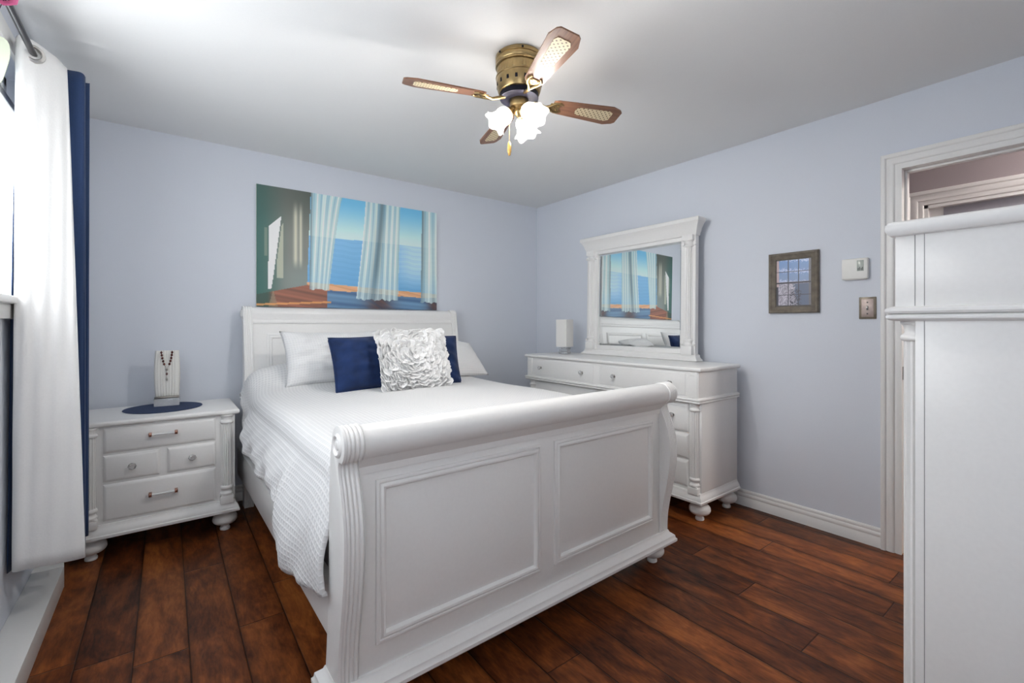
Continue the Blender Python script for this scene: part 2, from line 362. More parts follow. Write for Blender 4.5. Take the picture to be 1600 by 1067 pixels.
CASING = [(0.0, 0.0), (0.0, 0.018), (0.003, 0.022), (0.014, 0.023), (0.018, 0.020), (0.021, 0.014), (0.026, 0.017), (0.042, 0.018), (0.047, 0.015), (0.050, 0.009), (0.055, 0.011), (0.064, 0.011), (0.069, 0.008), (0.072, 0.0)]
def door_casing(mb, x, sgn, y0, y1, z1, w=0.088):
    k = w / 0.072
    # left leg, head, right leg in one mitred run
    rings = []
    for i, h in CASING:
        i *= k
        rings.append([(x + sgn * h, y1 + w - i, 0), (x + sgn * h, y1 + w - i, z1 + w - i), (x + sgn * h, y0 - w + i, z1 + w - i), (x + sgn * h, y0 - w + i, 0)])
    mb.loft(rings, cap=False, closed=False); return mb
d1 = MB(); door_casing(d1, XR, -1, DY0, DY1, DZ, 0.086)
door = struct('door_1', d1, M['trim'])
j = MB()
j.box(XR - 0.012, XR + 0.13, DY1 - 0.002, DY1 + 0.018, 0, DZ + 0.018); j.box(XR - 0.012, XR + 0.13, DY0 - 0.018, DY0 + 0.002, 0, DZ + 0.018)
j.box(XR - 0.012, XR + 0.13, DY0 + 0.002, DY1 - 0.002, DZ - 0.002, DZ + 0.018)
j.box(XR + 0.045, XR + 0.085, DY1 - 0.014, DY1 - 0.002, 0, DZ - 0.002, 0.003); j.box(XR + 0.045, XR + 0.085, DY0 + 0.002, DY0 + 0.014, 0, DZ - 0.002, 0.003)
j.box(XR + 0.045, XR + 0.085, DY0 + 0.014, DY1 - 0.014, DZ - 0.014, DZ - 0.002, 0.003)
struct('door_jamb', j, M['trim'], door)
st = MB().box(XR + 0.004, XR + 0.034, DY1 - 0.0045, DY1 - 0.002, 0.925, 0.995, 0.001).box(XR + 0.012, XR + 0.026, DY1 - 0.0055, DY1 - 0.004, 0.945, 0.975)
struct('strike_plate', st, M['silver'], door)
struct('threshold', MB().box(XR - 0.004, XR + 0.13, DY0 + 0.003, DY1 - 0.003, 0.0, 0.006, 0.002), M['threshold'], door)
d2 = MB(); door_casing(d2, HX, -1, FY0, FY1, FZ, 0.098)
d2o = struct('door_2', d2, M['trim'])
struct('door_leaf', MB().box(HX + 0.05, HX + 0.085, FY0, FY1 - 0.09, 0.005, FZ), M['door_grey'], d2o)
struct('door_jamb', MB().box(HX, HX + 0.1, FY1 - 0.02, FY1, 0, FZ).box(HX, HX + 0.1, FY0, FY0 + 0.02, 0, FZ).box(HX, HX + 0.1, FY0, FY1, FZ - 0.02, FZ).box(HX + 0.06, HX + 0.1, FY1 - 0.09, FY1 - 0.02, 0, FZ), M['trim'], d2o)

BASE = [(0, 0), (0.014, 0), (0.014, 0.056), (0.0125, 0.058), (0.0125, 0.061), (0.014, 0.063), (0.014, 0.076), (0.010, 0.082), (0.0075, 0.086), (0.012, 0.090), (0.0115, 0.100), (0.006, 0.106), (0, 0.107)]
b = MB().loft([[(XR - d, YB - 0.0, z) for d, z in BASE], [(XR - d, DY1 + 0.086, z) for d, z in BASE]])
struct('baseboard_right', b, M['trim'])
b = MB().loft([[(XL, YB - d, z) for d, z in BASE], [(XR - 0.014, YB - d, z) for d, z in BASE]])
struct('baseboard_back', b, M['trim'])
b = MB().box(XL, -0.378, YF, 2.94, 0.0, 0.098, 0.004)
b.loft([[(XL, 2.94, 0), (-0.378, 2.94, 0), (-0.378, 2.94, 0.094), (XL, 2.94, 0.098)], [(XL, 3.04, 0), (-0.392, 3.04, 0.0), (-0.392, 3.04, 0.094), (XL, 3.04, 0.098)]])
struct('baseboard_left', b, M['trim'])

# ------------------------------------------------------------------ window on the left wall
wf = MB()
wf.frame([(0.0, 0.0), (0.0, 0.016), (0.012, 0.02), (0.045, 0.018), (0.06, 0.012), (0.06, 0.0)], WY0 - 0.06, WY1 + 0.06, WZ0 - 0.06, WZ1 + 0.06, lambda u, v, h: (XL + h, u, v))
win = struct('window_1', wf, M['trim'])
fr = MB()
for (y0, y1, z0, z1) in ((WY0, WY1, WZ0, WZ0 + 0.04), (WY0, WY1, WZ1 - 0.04, WZ1), (WY0, WY0 + 0.04, WZ0, WZ1), (WY1 - 0.04, WY1, WZ0, WZ1), (1.90, 1.96, WZ0, WZ1)):
    fr.box(XL - 0.115, XL - 0.06, y0, y1, z0, z1, 0.004)
struct('window_frame', fr, M['trim'], win)
struct('window_pane', MB().box(XL - 0.09, XL - 0.086, WY0 + 0.03, WY1 - 0.03, WZ0 + 0.03, WZ1 - 0.03), M['glass'], win)
struct('window_sill', MB().box(XL - 0.06, XL + 0.042, WY0 - 0.07, WY1 + 0.02, WZ0 - 0.028, WZ0, 0.006).box(XL + 0.001, XL + 0.022, WY0 - 0.05, WY1 + 0.0, WZ0 - 0.085, WZ0 - 0.028, 0.004), M['trim'], win)
sh = thing('window_shade', (XL - 0.03, (WY0 + WY1) / 2, WZ0), 0, 'white daylit window shade pulled up below its grey top rail, left edge of photo', 'window shade')
hw = (WY1 - WY0) / 2 - 0.006
sb = MB(); ys = []
cells = 26; zt = 2.115 - WZ0
rings = []
for k in range(cells * 2 + 1):
    z = 0.012 + (zt - 0.03) * k / (cells * 2); xx = 0.010 if k % 2 else 0.0
    rings.append([(xx, -hw, z), (xx, hw, z), (xx - 0.014, hw, z), (xx - 0.014, -hw, z)])
sb.loft(rings); sb.build('pleated_fabric', M['daylit_shade'], sh, ang=10)
MB().box(-0.012, 0.016, -hw, hw, zt - 0.018, zt + 0.012, 0.004).build('top_rail', M['rail_grey'], sh)
MB().box(-0.012, 0.014, -hw, hw, 0.0, 0.014, 0.003).build('bottom_rail', M['plastic'], sh)

w2 = MB().frame([(0.0, 0.0), (0.0, 0.016), (0.012, 0.02), (0.045, 0.018), (0.06, 0.012), (0.06, 0.0)], GX0 - 0.06, GX1 + 0.06, GZ0 - 0.06, GZ1 + 0.06, lambda u, v, h: (u, YF + h, v))  # made-up window, out of view, framing the fill panel
fill_win = struct('fill_window', w2, M['trim'])
struct('window_shade', MB().box(GX0 + 0.002, GX1 - 0.002, YF - 0.02, YF - 0.008, GZ0 + 0.002, GZ1 - 0.002), M['rear_fill'], fill_win)  # glowing panel added to brighten the footboard front
hl = thing('hall_fill_lamp', (3.72, -0.75, ZC), 0, 'unseen dome lamp added to brighten the hall beyond the door', 'lamp')  # out of view, put in to lift the dim hall
MB().lathe([(0.02, 0.0), (0.15, 0.0), (0.155, -0.012), (0.14, -0.02)], 32).build('base', M['nickel'], hl)
MB().lathe([(0.138, -0.019), (0.135, -0.04), (0.11, -0.07), (0.06, -0.09), (0.005, -0.095)], 32).build('dome', M['hall_fill'], hl)
# outside, seen only through the clear strip above the shade
struct('garden_ground', MB().box(-9, XL - 0.3, -3, 20, -0.7, -0.6), M['lawn'])
tree = thing('tree', (-1.75, 8.2, -0.6), 0, 'green leafy tree outside, seen through the window at upper left', 'tree')
MB().tube([(0, 0, 0), (0.05, 0.03, 1.2), (0, 0, 2.6), (0.1, 0.05, 3.8)], [0.14, 0.12, 0.09, 0.04]).build('trunk', M['bark'], tree)
lf = MB()
for i in range(2600):
    d = Vector((random.gauss(0, 1), random.gauss(0, 1), random.gauss(0, 1))).normalized() * random.uniform(0.55, 1.0)
    c = Vector((d.x * 1.15, d.y * 1.3, 4.4 + d.z * 1.9)); s = random.uniform(0.06, 0.12)
    T = Tr(c) @ Rot(random.uniform(0, 6.28), 'Z') @ Rot(random.uniform(-1, 1), 'X')
    lf.add([(-s * .5, 0, 0), (0, -s, 0.02), (s * .5, 0, 0), (0, s, -0.02)], [(0, 1, 2, 3)], T)
lf.build('foliage', M['leaf'], tree)

# ------------------------------------------------------------------ turned furniture details
def bun_foot(mb, x, y, h=0.128, r=0.064):
    P = [(0.020, 0), (0.026, 0.004), (0.026, 0.016), (0.021, 0.024), (0.024, 0.032), (0.050, 0.044), (0.062, 0.058), (0.064, 0.072), (0.060, 0.086), (0.048, 0.098), (0.036, 0.103), (0.034, 0.110), (0.040, 0.115), (0.040, 0.128)]
    P = catmull([(a * r / 0.064, b * h / 0.128) for a, b in P], 3)
    return mb.lathe(P, 28, Tr((x, y, 0)))
def fluted(mb, x, y, z0, z1, r=0.029, nfl=12):
    """engaged fluted column with base and capital rings, standing at the carcase front"""
    n = nfl * 6
    def mod(rr, z, a, k): return (rr * (1 - 0.10 * max(0.0, math.cos(a * nfl)) ** 0.6 if math.cos(a * nfl) > 0 else rr), z)
    def modf(rr, z, a, k):
        c = math.cos(a * nfl); return (rr - (0.0062 * c ** 0.7 if c > 0 else 0), z)
    hb, hc = 0.055, 0.050
    mb.lathe([(r * .93, z0 + hb), (r * .93, z1 - hc)], n, Tr((x, y, 0)), modf)
    base = [(r * 1.12, z0), (r * 1.15, z0 + .006), (r * 1.15, z0 + .012), (r * 1.02, z0 + .018), (r * .92, z0 + .026), (r * 1.0, z0 + .034), (r * 1.12, z0 + .038), (r * 1.15, z0 + .044), (r * 1.08, z0 + .051), (r * .95, z0 + hb)]
    mb.lathe(catmull(base, 3), 36, Tr((x, y, 0)))
    cap = [(r * .95, z1 - hc), (r * 1.10, z1 - hc + .003), (r * 1.16, z1 - hc + .009), (r * 1.08, z1 - hc + .015), (r * .90, z1 - hc + .020), (r * .90, z1 - hc + .030), (r * 1.02, z1 - .010), (r * 1.15, z1 - .006), (r * 1.15, z1)]
    mb.lathe(catmull(cap, 3), 36, Tr((x, y, 0))); return mb
def drawer_front(mb, x0, x1, z0, z1, y, t=0.014, ch=0.016):
    r = [[(x0 + i, y - h, z0 + i), (x1 - i, y - h, z0 + i), (x1 - i, y - h, z1 - i), (x0 + i, y - h, z1 - i)] for i, h in ((0.0, -0.01), (0.0, t * .25), (0.003, t * .4), (ch * .75, t * .9), (ch, t))]
    return mb.loft(r)
def knob(parent, x, y, z, s=1.0):
    """clear faceted knob on a small nickel backplate, facing -y"""
    T = Tr((x, y, z)) @ Rot(R(90), 'X')
    k = MB().lathe([(0.006 * s, 0.004), (0.007 * s, 0.010), (0.013 * s, 0.014), (0.0165 * s, 0.020), (0.0150 * s, 0.026), (0.009 * s, 0.030)], 8, T).build('knob', M['crystal'], parent, ang=5)
    MB().lathe([(0.011 * s, 0.0), (0.011 * s, 0.003), (0.005 * s, 0.005), (0.005 * s, 0.016)], 16, T).build('backplate', M['nickel'], k)
    return k
def bar_pull(parent, x, y, z, w=0.112):
    k = MB().tube([(x - w / 2, y - 0.026, z), (x + w / 2, y - 0.026, z)], 0.0068, 12).build('bar_pull', M['pull_white'], parent)
    for sx in (-1, 1):
        MB().box(x + sx * w / 2 - 0.007, x + sx * w / 2 + 0.007, y - 0.035, y, z - 0.009, z + 0.009, 0.002).build('pull_post', M['copper'], k)
    return k
BASE_M = [(0.020, 0.0), (0.022, 0.004), (0.022, 0.014), (0.017, 0.018), (0.016, 0.026), (0.013, 0.034), (0.006, 0.046), (0.003, 0.052), (0.001, 0.062)]
SLAB_M = [(0.004, 0.0), (0.014, 0.001), (0.020, 0.006), (0.022, 0.013), (0.021, 0.020), (0.016, 0.025), (0.008, 0.027)]
BAND_M = [(0.001, -0.004), (0.010, -0.002), (0.015, 0.002), (0.016, 0.007), (0.014, 0.011), (0.009, 0.013), (0.015, 0.015), (0.0175, 0.020), (0.016, 0.026), (0.009, 0.030), (0.001, 0.032)]
def carcase(root, Wd, D, foot, base_h, top, slab_t, fr=None, fro=0.035, col=0.06, seam=False):
    """feet, base, body, columns, top; front faces -y, back at y=+D/2; fr = (z of band, z of frieze bottom)"""
    hx, hy = Wd / 2, D / 2
    for sx in (-1, 1):
        for sy in (-1, 1):
            bun_foot(MB(), sx * (hx - 0.045), sy * (hy - 0.055), foot).build('bun_foot', M['white'], root)
    k = base_h / 0.062
    MB().rect([(o, foot + z * k) for o, z in BASE_M], -hx, hx, -hy - (0.02 if fr else 0.012), hy, back=False).build('base_moulding', M['white'], root)
    ztop = top - slab_t
    zb = fr[0] if fr else ztop
    bd = MB().box(-hx, hx, -hy, hy, foot + base_h * .5, zb, 0.002)
    if fr: bd.box(-hx, hx, -hy - fro, hy, zb + 0.012, ztop + 0.004, 0.0015)
    body = bd.build('body', M['white'], root)
    if seam:
        sm = MB()
        for z0, z1 in ((foot + base_h, zb - 0.004), (zb + 0.03, ztop)):
            sm.box(hx - 0.0006, hx + 0.0004, -hy + 0.0165, -hy + 0.018, z0, z1)
        sm.box(hx - 0.0006, hx + 0.0004, -hy - 0.0008, -hy + 0.0008, zb + 0.03, ztop)
        sm.build('panel_seam', M['seam'], body)
    if fr:
        MB().rect([(o, zb + z) for o, z in BAND_M], -hx, hx, -hy - fro, hy, back=False).build('waist_band', M['white'], root)
        MB().rect([(o, ztop + z * slab_t / 0.027) for o, z in SLAB_M], -hx, hx, -hy - fro + 0.006, hy, back=False).build('top', M['white'], root)
        zc = zb - 0.004
    else:
        MB().rect([(o * 1.0, ztop + z * slab_t / 0.027) for o, z in SLAB_M], -hx, hx, -hy - 0.004, hy, back=False).build('top', M['white'], root)
        zc = ztop
    for sx in (-1, 1):
        c = MB(); cx = sx * (hx - 0.012 - col / 2)
        z0 = foot + base_h
        c.box(cx - col * .56, cx + col * .56, -hy - 0.033, -hy + 0.004, z0 - 0.01, z0 + 0.030, 0.002)
        c.prism([(cx - col * .56, z0 + .03), (cx + col * .56, z0 + .03), (cx + col * .42, z0 + .038), (cx, z0 + .044), (cx - col * .42, z0 + .038)], -hy - 0.030, -hy, 'y')
        fluted(c, cx, -hy - 0.003, z0 + 0.036, zc, col * .48)
        c.build('fluted_column', M['white'], root)
    return body

# ------------------------------------------------------------------ nightstand
NW, ND = 0.678, 0.462
ns = thing('nightstand', (-0.016, 3.137 + ND / 2, 0), 0, 'white three-tier nightstand with fluted columns between the curtain and the bed', 'nightstand')
carcase(ns, NW, ND, 0.125, 0.066, 0.722, 0.030)
fy = -ND / 2
for (x0, x1, z0, z1, hw_) in ((-0.243, 0.243, 0.553, 0.682, 'bar'), (-0.243, -0.012, 0.405, 0.541, 'knob'), (0.020, 0.243, 0.405, 0.541, 'knob'), (-0.243, 0.243, 0.202, 0.392, 'bar')):
    d = drawer_front(MB(), x0, x1, z0, z1, fy).build('drawer', M['white'], ns)
    if hw_ == 'bar': bar_pull(d, 0.003, fy - 0.013, (z0 + z1) / 2 + 0.012)
    else: knob(d, (x0 + x1) / 2 + 0.0, fy - 0.013, (z0 + z1) / 2 + 0.002, 1.15)

# ------------------------------------------------------------------ dresser (faces -x)
DW, DD = 1.634, 0.435
dr = thing('dresser', (2.595 + DD / 2, 2.325, 0), R(-90), 'long white dresser with crystal knobs along the right wall, carrying the mirror', 'dresser')
carcase(dr, DW, DD, 0.128, 0.060, 0.956, 0.027, fr=(0.738, 0.77))
fyl, fyf = -DD / 2, -DD / 2 - 0.035
for sx in (-1, 1):
    x0, x1 = (0.028, 0.735) if sx > 0 else (-0.735, -0.028)
    d = drawer_front(MB(), x0, x1, 0.778, 0.918, fyf, 0.005, 0.006).build('drawer', M['white'], dr)
    for fx in (0.2, 0.85) if sx > 0 else (0.15, 0.83): knob(d, x0 + (x1 - x0) * fx, fyf - 0.005, 0.848)
    for z0, z1 in ((0.545, 0.728), (0.382, 0.534), (0.205, 0.371)):
        d = drawer_front(MB(), x0, x1, z0, z1, fyl, 0.016, 0.02).build('drawer', M['white'], dr)
        for fx in (0.2, 0.85): knob(d, x0 + (x1 - x0) * fx, fyl - 0.016, (z0 + z1) / 2 + 0.008)
for sx in (-1, 1):
    x = sx * (DW / 2 - 0.038)
    MB().box(x - 0.032, x + 0.032, fyf - 0.005, fyf + 0.004, 0.772, 0.926, 0.002).box(x - 0.018, x + 0.018, fyf - 0.009, fyf, 0.905, 0.913, 0.003).build('pilaster_block', M['white'], dr)

# ------------------------------------------------------------------ tall chest (faces +y, its side towards the camera)
CW, CD = 0.98, 0.44
ch = thing('chest_of_drawers', (1.441 + CW / 2, 0.287 - CD / 2, 0), R(180), 'tall white chest of drawers in right foreground, seen from its plain side', 'chest of drawers')
carcase(ch, CW, CD, 0.128, 0.060, 1.472, 0.036, fr=(1.232, 1.265), fro=0.037, seam=True)
fyl, fyf = -CD / 2, -CD / 2 - 0.037
for x0, x1 in ((-0.40, -0.014), (0.014, 0.40)):
    d = drawer_front(MB(), x0, x1, 1.275, 1.425, fyf, 0.005, 0.006).build('drawer', M['white'], ch); knob(d, (x0 + x1) / 2, fyf - 0.005, 1.35)
for z0, z1 in ((0.21, 0.45), (0.462, 0.71), (0.722, 0.97), (0.982, 1.22)):
    d = drawer_front(MB(), -0.40, 0.40, z0, z1, fyl, 0.016, 0.02).build('drawer', M['white'], ch)
    for x in (-0.26, 0.26): knob(d, x, fyl - 0.016, (z0 + z1) / 2)

# ------------------------------------------------------------------ mirror on the dresser
mi = thing('dresser_mirror', (2.996, 2.300, 0.9565), R(-90), 'white framed mirror with crown and fluted sides standing on the dresser', 'mirror', rx=R(-0.8))
zb, zt_ = 0.0, 0.905
fm = MB()
fm.box(-0.52, -0.407, -0.022, 0.02, 0.02, 0.92, 0.003).box(0.405, 0.52, -0.022, 0.02, 0.02, 0.92, 0.003)
fm.box(-0.41, 0.41, -0.020, 0.02, 0.02, 0.083, 0.003).box(-0.41, 0.41, -0.020, 0.02, 0.868, 0.93, 0.003)
fm.box(-0.40, 0.40, 0.012, 0.02, 0.07, 0.88)
fm.build('frame', M['white'], mi)
MB().rect([(0.0, 0.895), (0.006, 0.90), (0.008, 0.915), (0.014, 0.925), (0.018, 0.945), (0.034, 0.975), (0.042, 0.985), (0.046, 0.990), (0.046, 1.012), (0.040, 1.018)], -0.522, 0.522, -0.026, 0.022, back=False).build('crown', M['white'], mi)
MB().rect([(0.030, 0.0), (0.034, 0.005), (0.030, 0.014), (0.020, 0.020), (0.012, 0.030), (0.010, 0.044), (0.0, 0.05)], -0.522, 0.522, -0.026, 0.022, back=False).build('base', M['white'], mi)
for sx in (-1, 1):
    c = MB(); x = sx * 0.468
    fluted(c, x, -0.016, 0.105, 0.865, 0.033, 12)
    c.box(x - 0.042, x + 0.042, -0.052, -0.0, 0.045, 0.108, 0.003)
    c.box(x - 0.042, x + 0.042, -0.050, -0.0, 0.862, 0.90, 0.003)
    for s2 in (-1, 1):
        for zz in (0.125, 0.838): c.lathe([(0.004, -0.004), (0.013, -0.004), (0.013, 0.008), (0.006, 0.012)], 12, Tr((x + s2 * 0.046, -0.024, zz)) @ Rot(R(90), 'X'))
    c.build('fluted_column', M['white'], mi)
gl = MB(); G = lambda u, v, h: (u, -0.004 - h, v)
gl.loft([[G(-.408 + i, .082 + i, h), G(.406 - i, .082 + i, h), G(.406 - i, .869 - i, h), G(-.408 + i, .869 - i, h)] for i, h in ((0, -0.006), (0, 0.0), (0.016, 0.0012))])
gl.build('glass', M['mirror'], mi, ang=0.5)

# ------------------------------------------------------------------ small lamp on the dresser
lp = thing('table_lamp', (2.845, 2.965, 0.9565), R(12), 'small square white-shaded lamp on the far end of the dresser', 'lamp')
MB().box(-0.040, 0.040, -0.040, 0.040, 0.0, 0.020, 0.004).box(-0.037, 0.037, -0.037, 0.037, 0.021, 0.043, 0.004).box(-0.040, 0.040, -0.040, 0.040, 0.044, 0.055, 0.004).build('base', M['acrylic'], lp)
MB().tube([(0, 0, 0.055), (0, 0, 0.11)], 0.008).build('stem', M['nickel'], lp)
sh_ = MB(); o, i_, z0, z1 = 0.055, 0.052, 0.062, 0.305
sh_.loft([[(-a, -a, z), (a, -a, z), (a, a, z), (-a, a, z)] for a, z in ((o, z0), (o, z1), (i_, z1), (i_, z0), (o, z0))], cap=False)
sh_.build('lamp_shade', M['shade_lamp'], lp)

# ------------------------------------------------------------------ bed
BO, BR = Vector((1.220, 1.362, 0)), R(0.95)
bed = thing('sleigh_bed', BO, BR, 'white sleigh bed with rolled headboard and two-panel footboard', 'bed')
HB = 0.827
front = catmull([(0.0, 0.15), (0.0, 0.20), (-0.004, 0.26), (-0.016, 0.33), (-0.035, 0.42), (-0.050, 0.52), (-0.053, 0.60), (-0.044, 0.67), (-0.024, 0.735), (-0.004, 0.785), (0.0, 0.812), (-0.008, 0.824)], 5)
circ = [(0.0 + 0.056 * math.cos(R(a)), 0.870 + 0.056 * math.sin(R(a))) for a in range(236, -1, -10)]
rear = catmull([(0.070, 0.82), (0.080, 0.74), (0.083, 0.60), (0.088, 0.42), (0.104, 0.26), (0.118, 0.15)], 4)
prof = front + circ + rear
def inset(prof, nfr, d, ncirc):
    out = []
    for k, (y, z) in enumerate(prof):
        if k < nfr + ncirc and d:
            a = prof[max(k - 1, 0)]; b_ = prof[min(k + 1, len(prof) - 1)]
            t = Vector((b_[0] - a[0], b_[1] - a[1])).normalized(); nrm = Vector((t.y, -t.x))   # inward
            out.append((y + nrm.x * d, z + nrm.y * d))
        else: out.append((y, z))
    return out
for sx in (-1, 1):
    pm = MB(); rings = []; w = 0.062
    for k in range(73):
        u = k / 72
        d = 0.0
        if 0.14 < u < 0.98:
            ph = ((u - 0.14) / 0.84 * 4) % 1.0; d = 0.0075 * (1 - math.sqrt(max(0, 1 - (2 * ph - 1) ** 2)))
        if k in (0, 72): d = 0.002
        x = sx * (HB - u * w)
        rings.append([(x, y, z) for y, z in inset(prof, len(front), d, len(circ))])
    pm.loft(rings); post = pm.build('foot_post', M['white'], bed, ang=30)
    T = Tr((sx * HB, 0.0, 0.870)) @ Rot(R(90 * sx), 'Y')
    MB().lathe([(0.036, -0.004), (0.036, 0.001), (0.033, 0.005), (0.029, 0.007), (0.025, 0.005), (0.023, 0.001), (0.014, 0.001), (0.012, 0.004), (0.006, 0.005)], 28, T).build('rosette', M['white'], post)
# rolled top rail
rl = MB(); T = Tr((0, 0.0, 0.870)) @ Rot(R(90), 'Y')
rl.lathe([(0.0515, -HB + 0.06), (0.0515, HB - 0.06)], 40, T)
rl.prism([(-0.030, 0.835), (-0.014, 0.812), (0.004, 0.792), (0.004, 0.77), (0.075, 0.77), (0.070, 0.83), (0.03, 0.88)], -HB + 0.06, HB - 0.06)
rl.build('foot_rail', M['white'], bed)
pan = MB().box(-HB + 0.055, HB - 0.055, 0.008, 0.075, 0.14, 0.80, 0.002)
fpan = pan.build('footboard_panel', M['white'], bed)
PM = [(0.0, 0.0), (0.0, 0.007), (0.004, 0.010), (0.010, 0.010), (0.013, 0.007), (0.017, 0.012), (0.022, 0.014), (0.028, 0.012), (0.032, 0.004), (0.034, 0.0)]
for x0, x1 in ((-0.712, -0.040), (0.034, 0.706)):
    MB().frame(PM, x0, x1, 0.243, 0.745, lambda u, v, h: (u, 0.008 - h, v)).build('panel_moulding', M['white'], fpan)
MB().rect([(0.030, 0.108), (0.034, 0.113), (0.034, 0.124), (0.028, 0.130), (0.026, 0.142), (0.016, 0.150), (0.006, 0.158), (0.002, 0.168)], -HB + 0.0, HB - 0.0, 0.0, 0.118).build('plinth', M['white'], bed)
for sx in (-1, 1): bun_foot(MB(), sx * (HB - 0.055), 0.055, 0.112, 0.06).build('bun_foot', M['white'], bed)
HY = 2.12; HX0 = 0.056                        # headboard face and its slight sideways offset
for sx in (-1, 1):
    x0, x1 = (-0.812, -0.784) if sx < 0 else (0.784, 0.812)
    s_ = MB().box(x0, x1, 0.10, HY + 0.02, 0.235, 0.410, 0.004)
    s_.build('side_rail', M['white'], bed)
hp = catmull([(HY, 0.0), (HY, 0.5), (HY, 0.80), (HY + 0.004, 0.95), (HY + 0.018, 1.08), (HY + 0.034, 1.18), (HY + 0.046, 1.26)], 5)
hc = [(HY + 0.096 + 0.047 * math.cos(R(a)), 1.292 + 0.053 * math.sin(R(a))) for a in range(190, -61, -10)]
hr = [(HY + 0.098, 1.225), (HY + 0.085, 1.10), (HY + 0.075, 0.9), (HY + 0.075, 0.0)]
hprof = hp + hc + hr
for sx in (-1, 1):
    pm = MB(); rings = []
    for k in range(25):
        u = k / 24; d = 0.0
        if 0.2 < u < 0.98:
            ph = ((u - 0.2) / 0.78 * 3) % 1.0; d = 0.004 * (1 - math.sqrt(max(0, 1 - (2 * ph - 1) ** 2)))
        x = HX0 + sx * (0.830 - u * 0.056)
        rings.append([(x, y, z) for y, z in inset(hprof, len(hp), d, len(hc))])
    pm.loft(rings); post = pm.build('head_post', M['white'], bed, ang=30)
    T = Tr((HX0 + sx * 0.830, HY + 0.096, 1.292)) @ Rot(R(90 * sx), 'Y')
    MB().lathe([(0.036, -0.004), (0.036, 0.002), (0.030, 0.004), (0.027, 0.001), (0.024, 0.008), (0.016, 0.012), (0.006, 0.011)], 24, T).build('rosette', M['white'], post)
# rolled head panel between the posts
hin = [(y + 0.010, z) for y, z in hp if z >= 0.3]
hin = [(HY + 0.010, 0.30)] + hin
rr = [(HY + 0.096 + 0.042 * math.cos(R(a)), 1.290 + 0.047 * math.sin(R(a))) for a in range(180, -61, -10)]
poly = hin + rr + [(HY + 0.095, 1.22), (HY + 0.080, 1.10), (HY + 0.068, 0.9), (HY + 0.068, 0.30)]
hpan = MB().prism(poly, HX0 - 0.778, HX0 + 0.778).build('headboard_panel', M['white'], bed)
def hface(z):
    for (y0, z0), (y1, z1) in zip(hin, hin[1:]):
        if z0 <= z <= z1: return y0 + (y1 - y0) * (z - z0) / max(1e-6, z1 - z0)
    return hin[-1][0]
hm = MB()
hm.loft([[(x, hface(z) - d, z) for x in (HX0 - 0.778, HX0 + 0.778)] for z, d in ((1.222, -0.004), (1.224, 0.005), (1.232, 0.009), (1.244, 0.008), (1.254, 0.005), (1.262, -0.004))], cap=False, closed=False)
hm.build('cornice_moulding', M['white'], hpan)
for x0, x1 in ((-0.69, -0.035), (0.035, 0.69)):
    f = MB(); rings = []
    for i, h in PM:
        u0, u1, v0, v1 = HX0 + x0 + i, HX0 + x1 - i, 0.55 + i, 1.155 - i
        loop = [(u0, v0), (u1, v0)] + [(u1, v0 + (v1 - v0) * t / 8) for t in range(1, 8)] + [(u1, v1), (u0, v1)] + [(u0, v1 - (v1 - v0) * t / 8) for t in range(1, 8)]
        rings.append([(u, hface(v) - h * 0.8 + 0.001, v) for u, v in loop])
    f.loft(rings + [rings[0]], cap=False); f.build('panel_moulding', M['white'], hpan)

# mattress and duvet (own things, in the bed's frame)
def in_bed(o): o.location = BO; o.rotation_euler = (0, 0, BR); return o
mt = thing('mattress', BO, BR, 'thick grey-white mattress lying under the white duvet', 'mattress')
MB().box(-0.755, 0.755, 0.135, HY - 0.01, 0.415, 0.70, 0.05, 5).build('mattress_core', M['mattress'], mt)
MB().box(-0.755, 0.755, 0.13, HY - 0.015, 0.26, 0.413, 0.02, 3).build('box_spring', M['mattress'], mt)
HEM_L = [(0.0, 0.45), (0.08, 0.415), (0.14, 0.385), (0.30, 0.370), (0.40, 0.350), (0.50, 0.335), (0.535, 0.36), (0.585, 0.505), (0.66, 0.53), (0.90, 0.515), (1.15, 0.52), (1.45, 0.53), (1.65, 0.545), (1.78, 0.58), (1.92, 0.67), (2.05, 0.74)]
OUT_L = [(0.0, 0.850), (0.10, 0.856), (0.3, 0.872), (0.45, 0.896), (0.54, 0.896), (0.62, 0.868), (0.75, 0.868), (1.2, 0.862), (1.55, 0.862), (1.68, 0.845), (1.76, 0.812), (1.9, 0.808), (2.1, 0.80)]
nu, nv = 150, 150
dv = []; du = []
y0d, y1d = 0.096, HY - 0.012
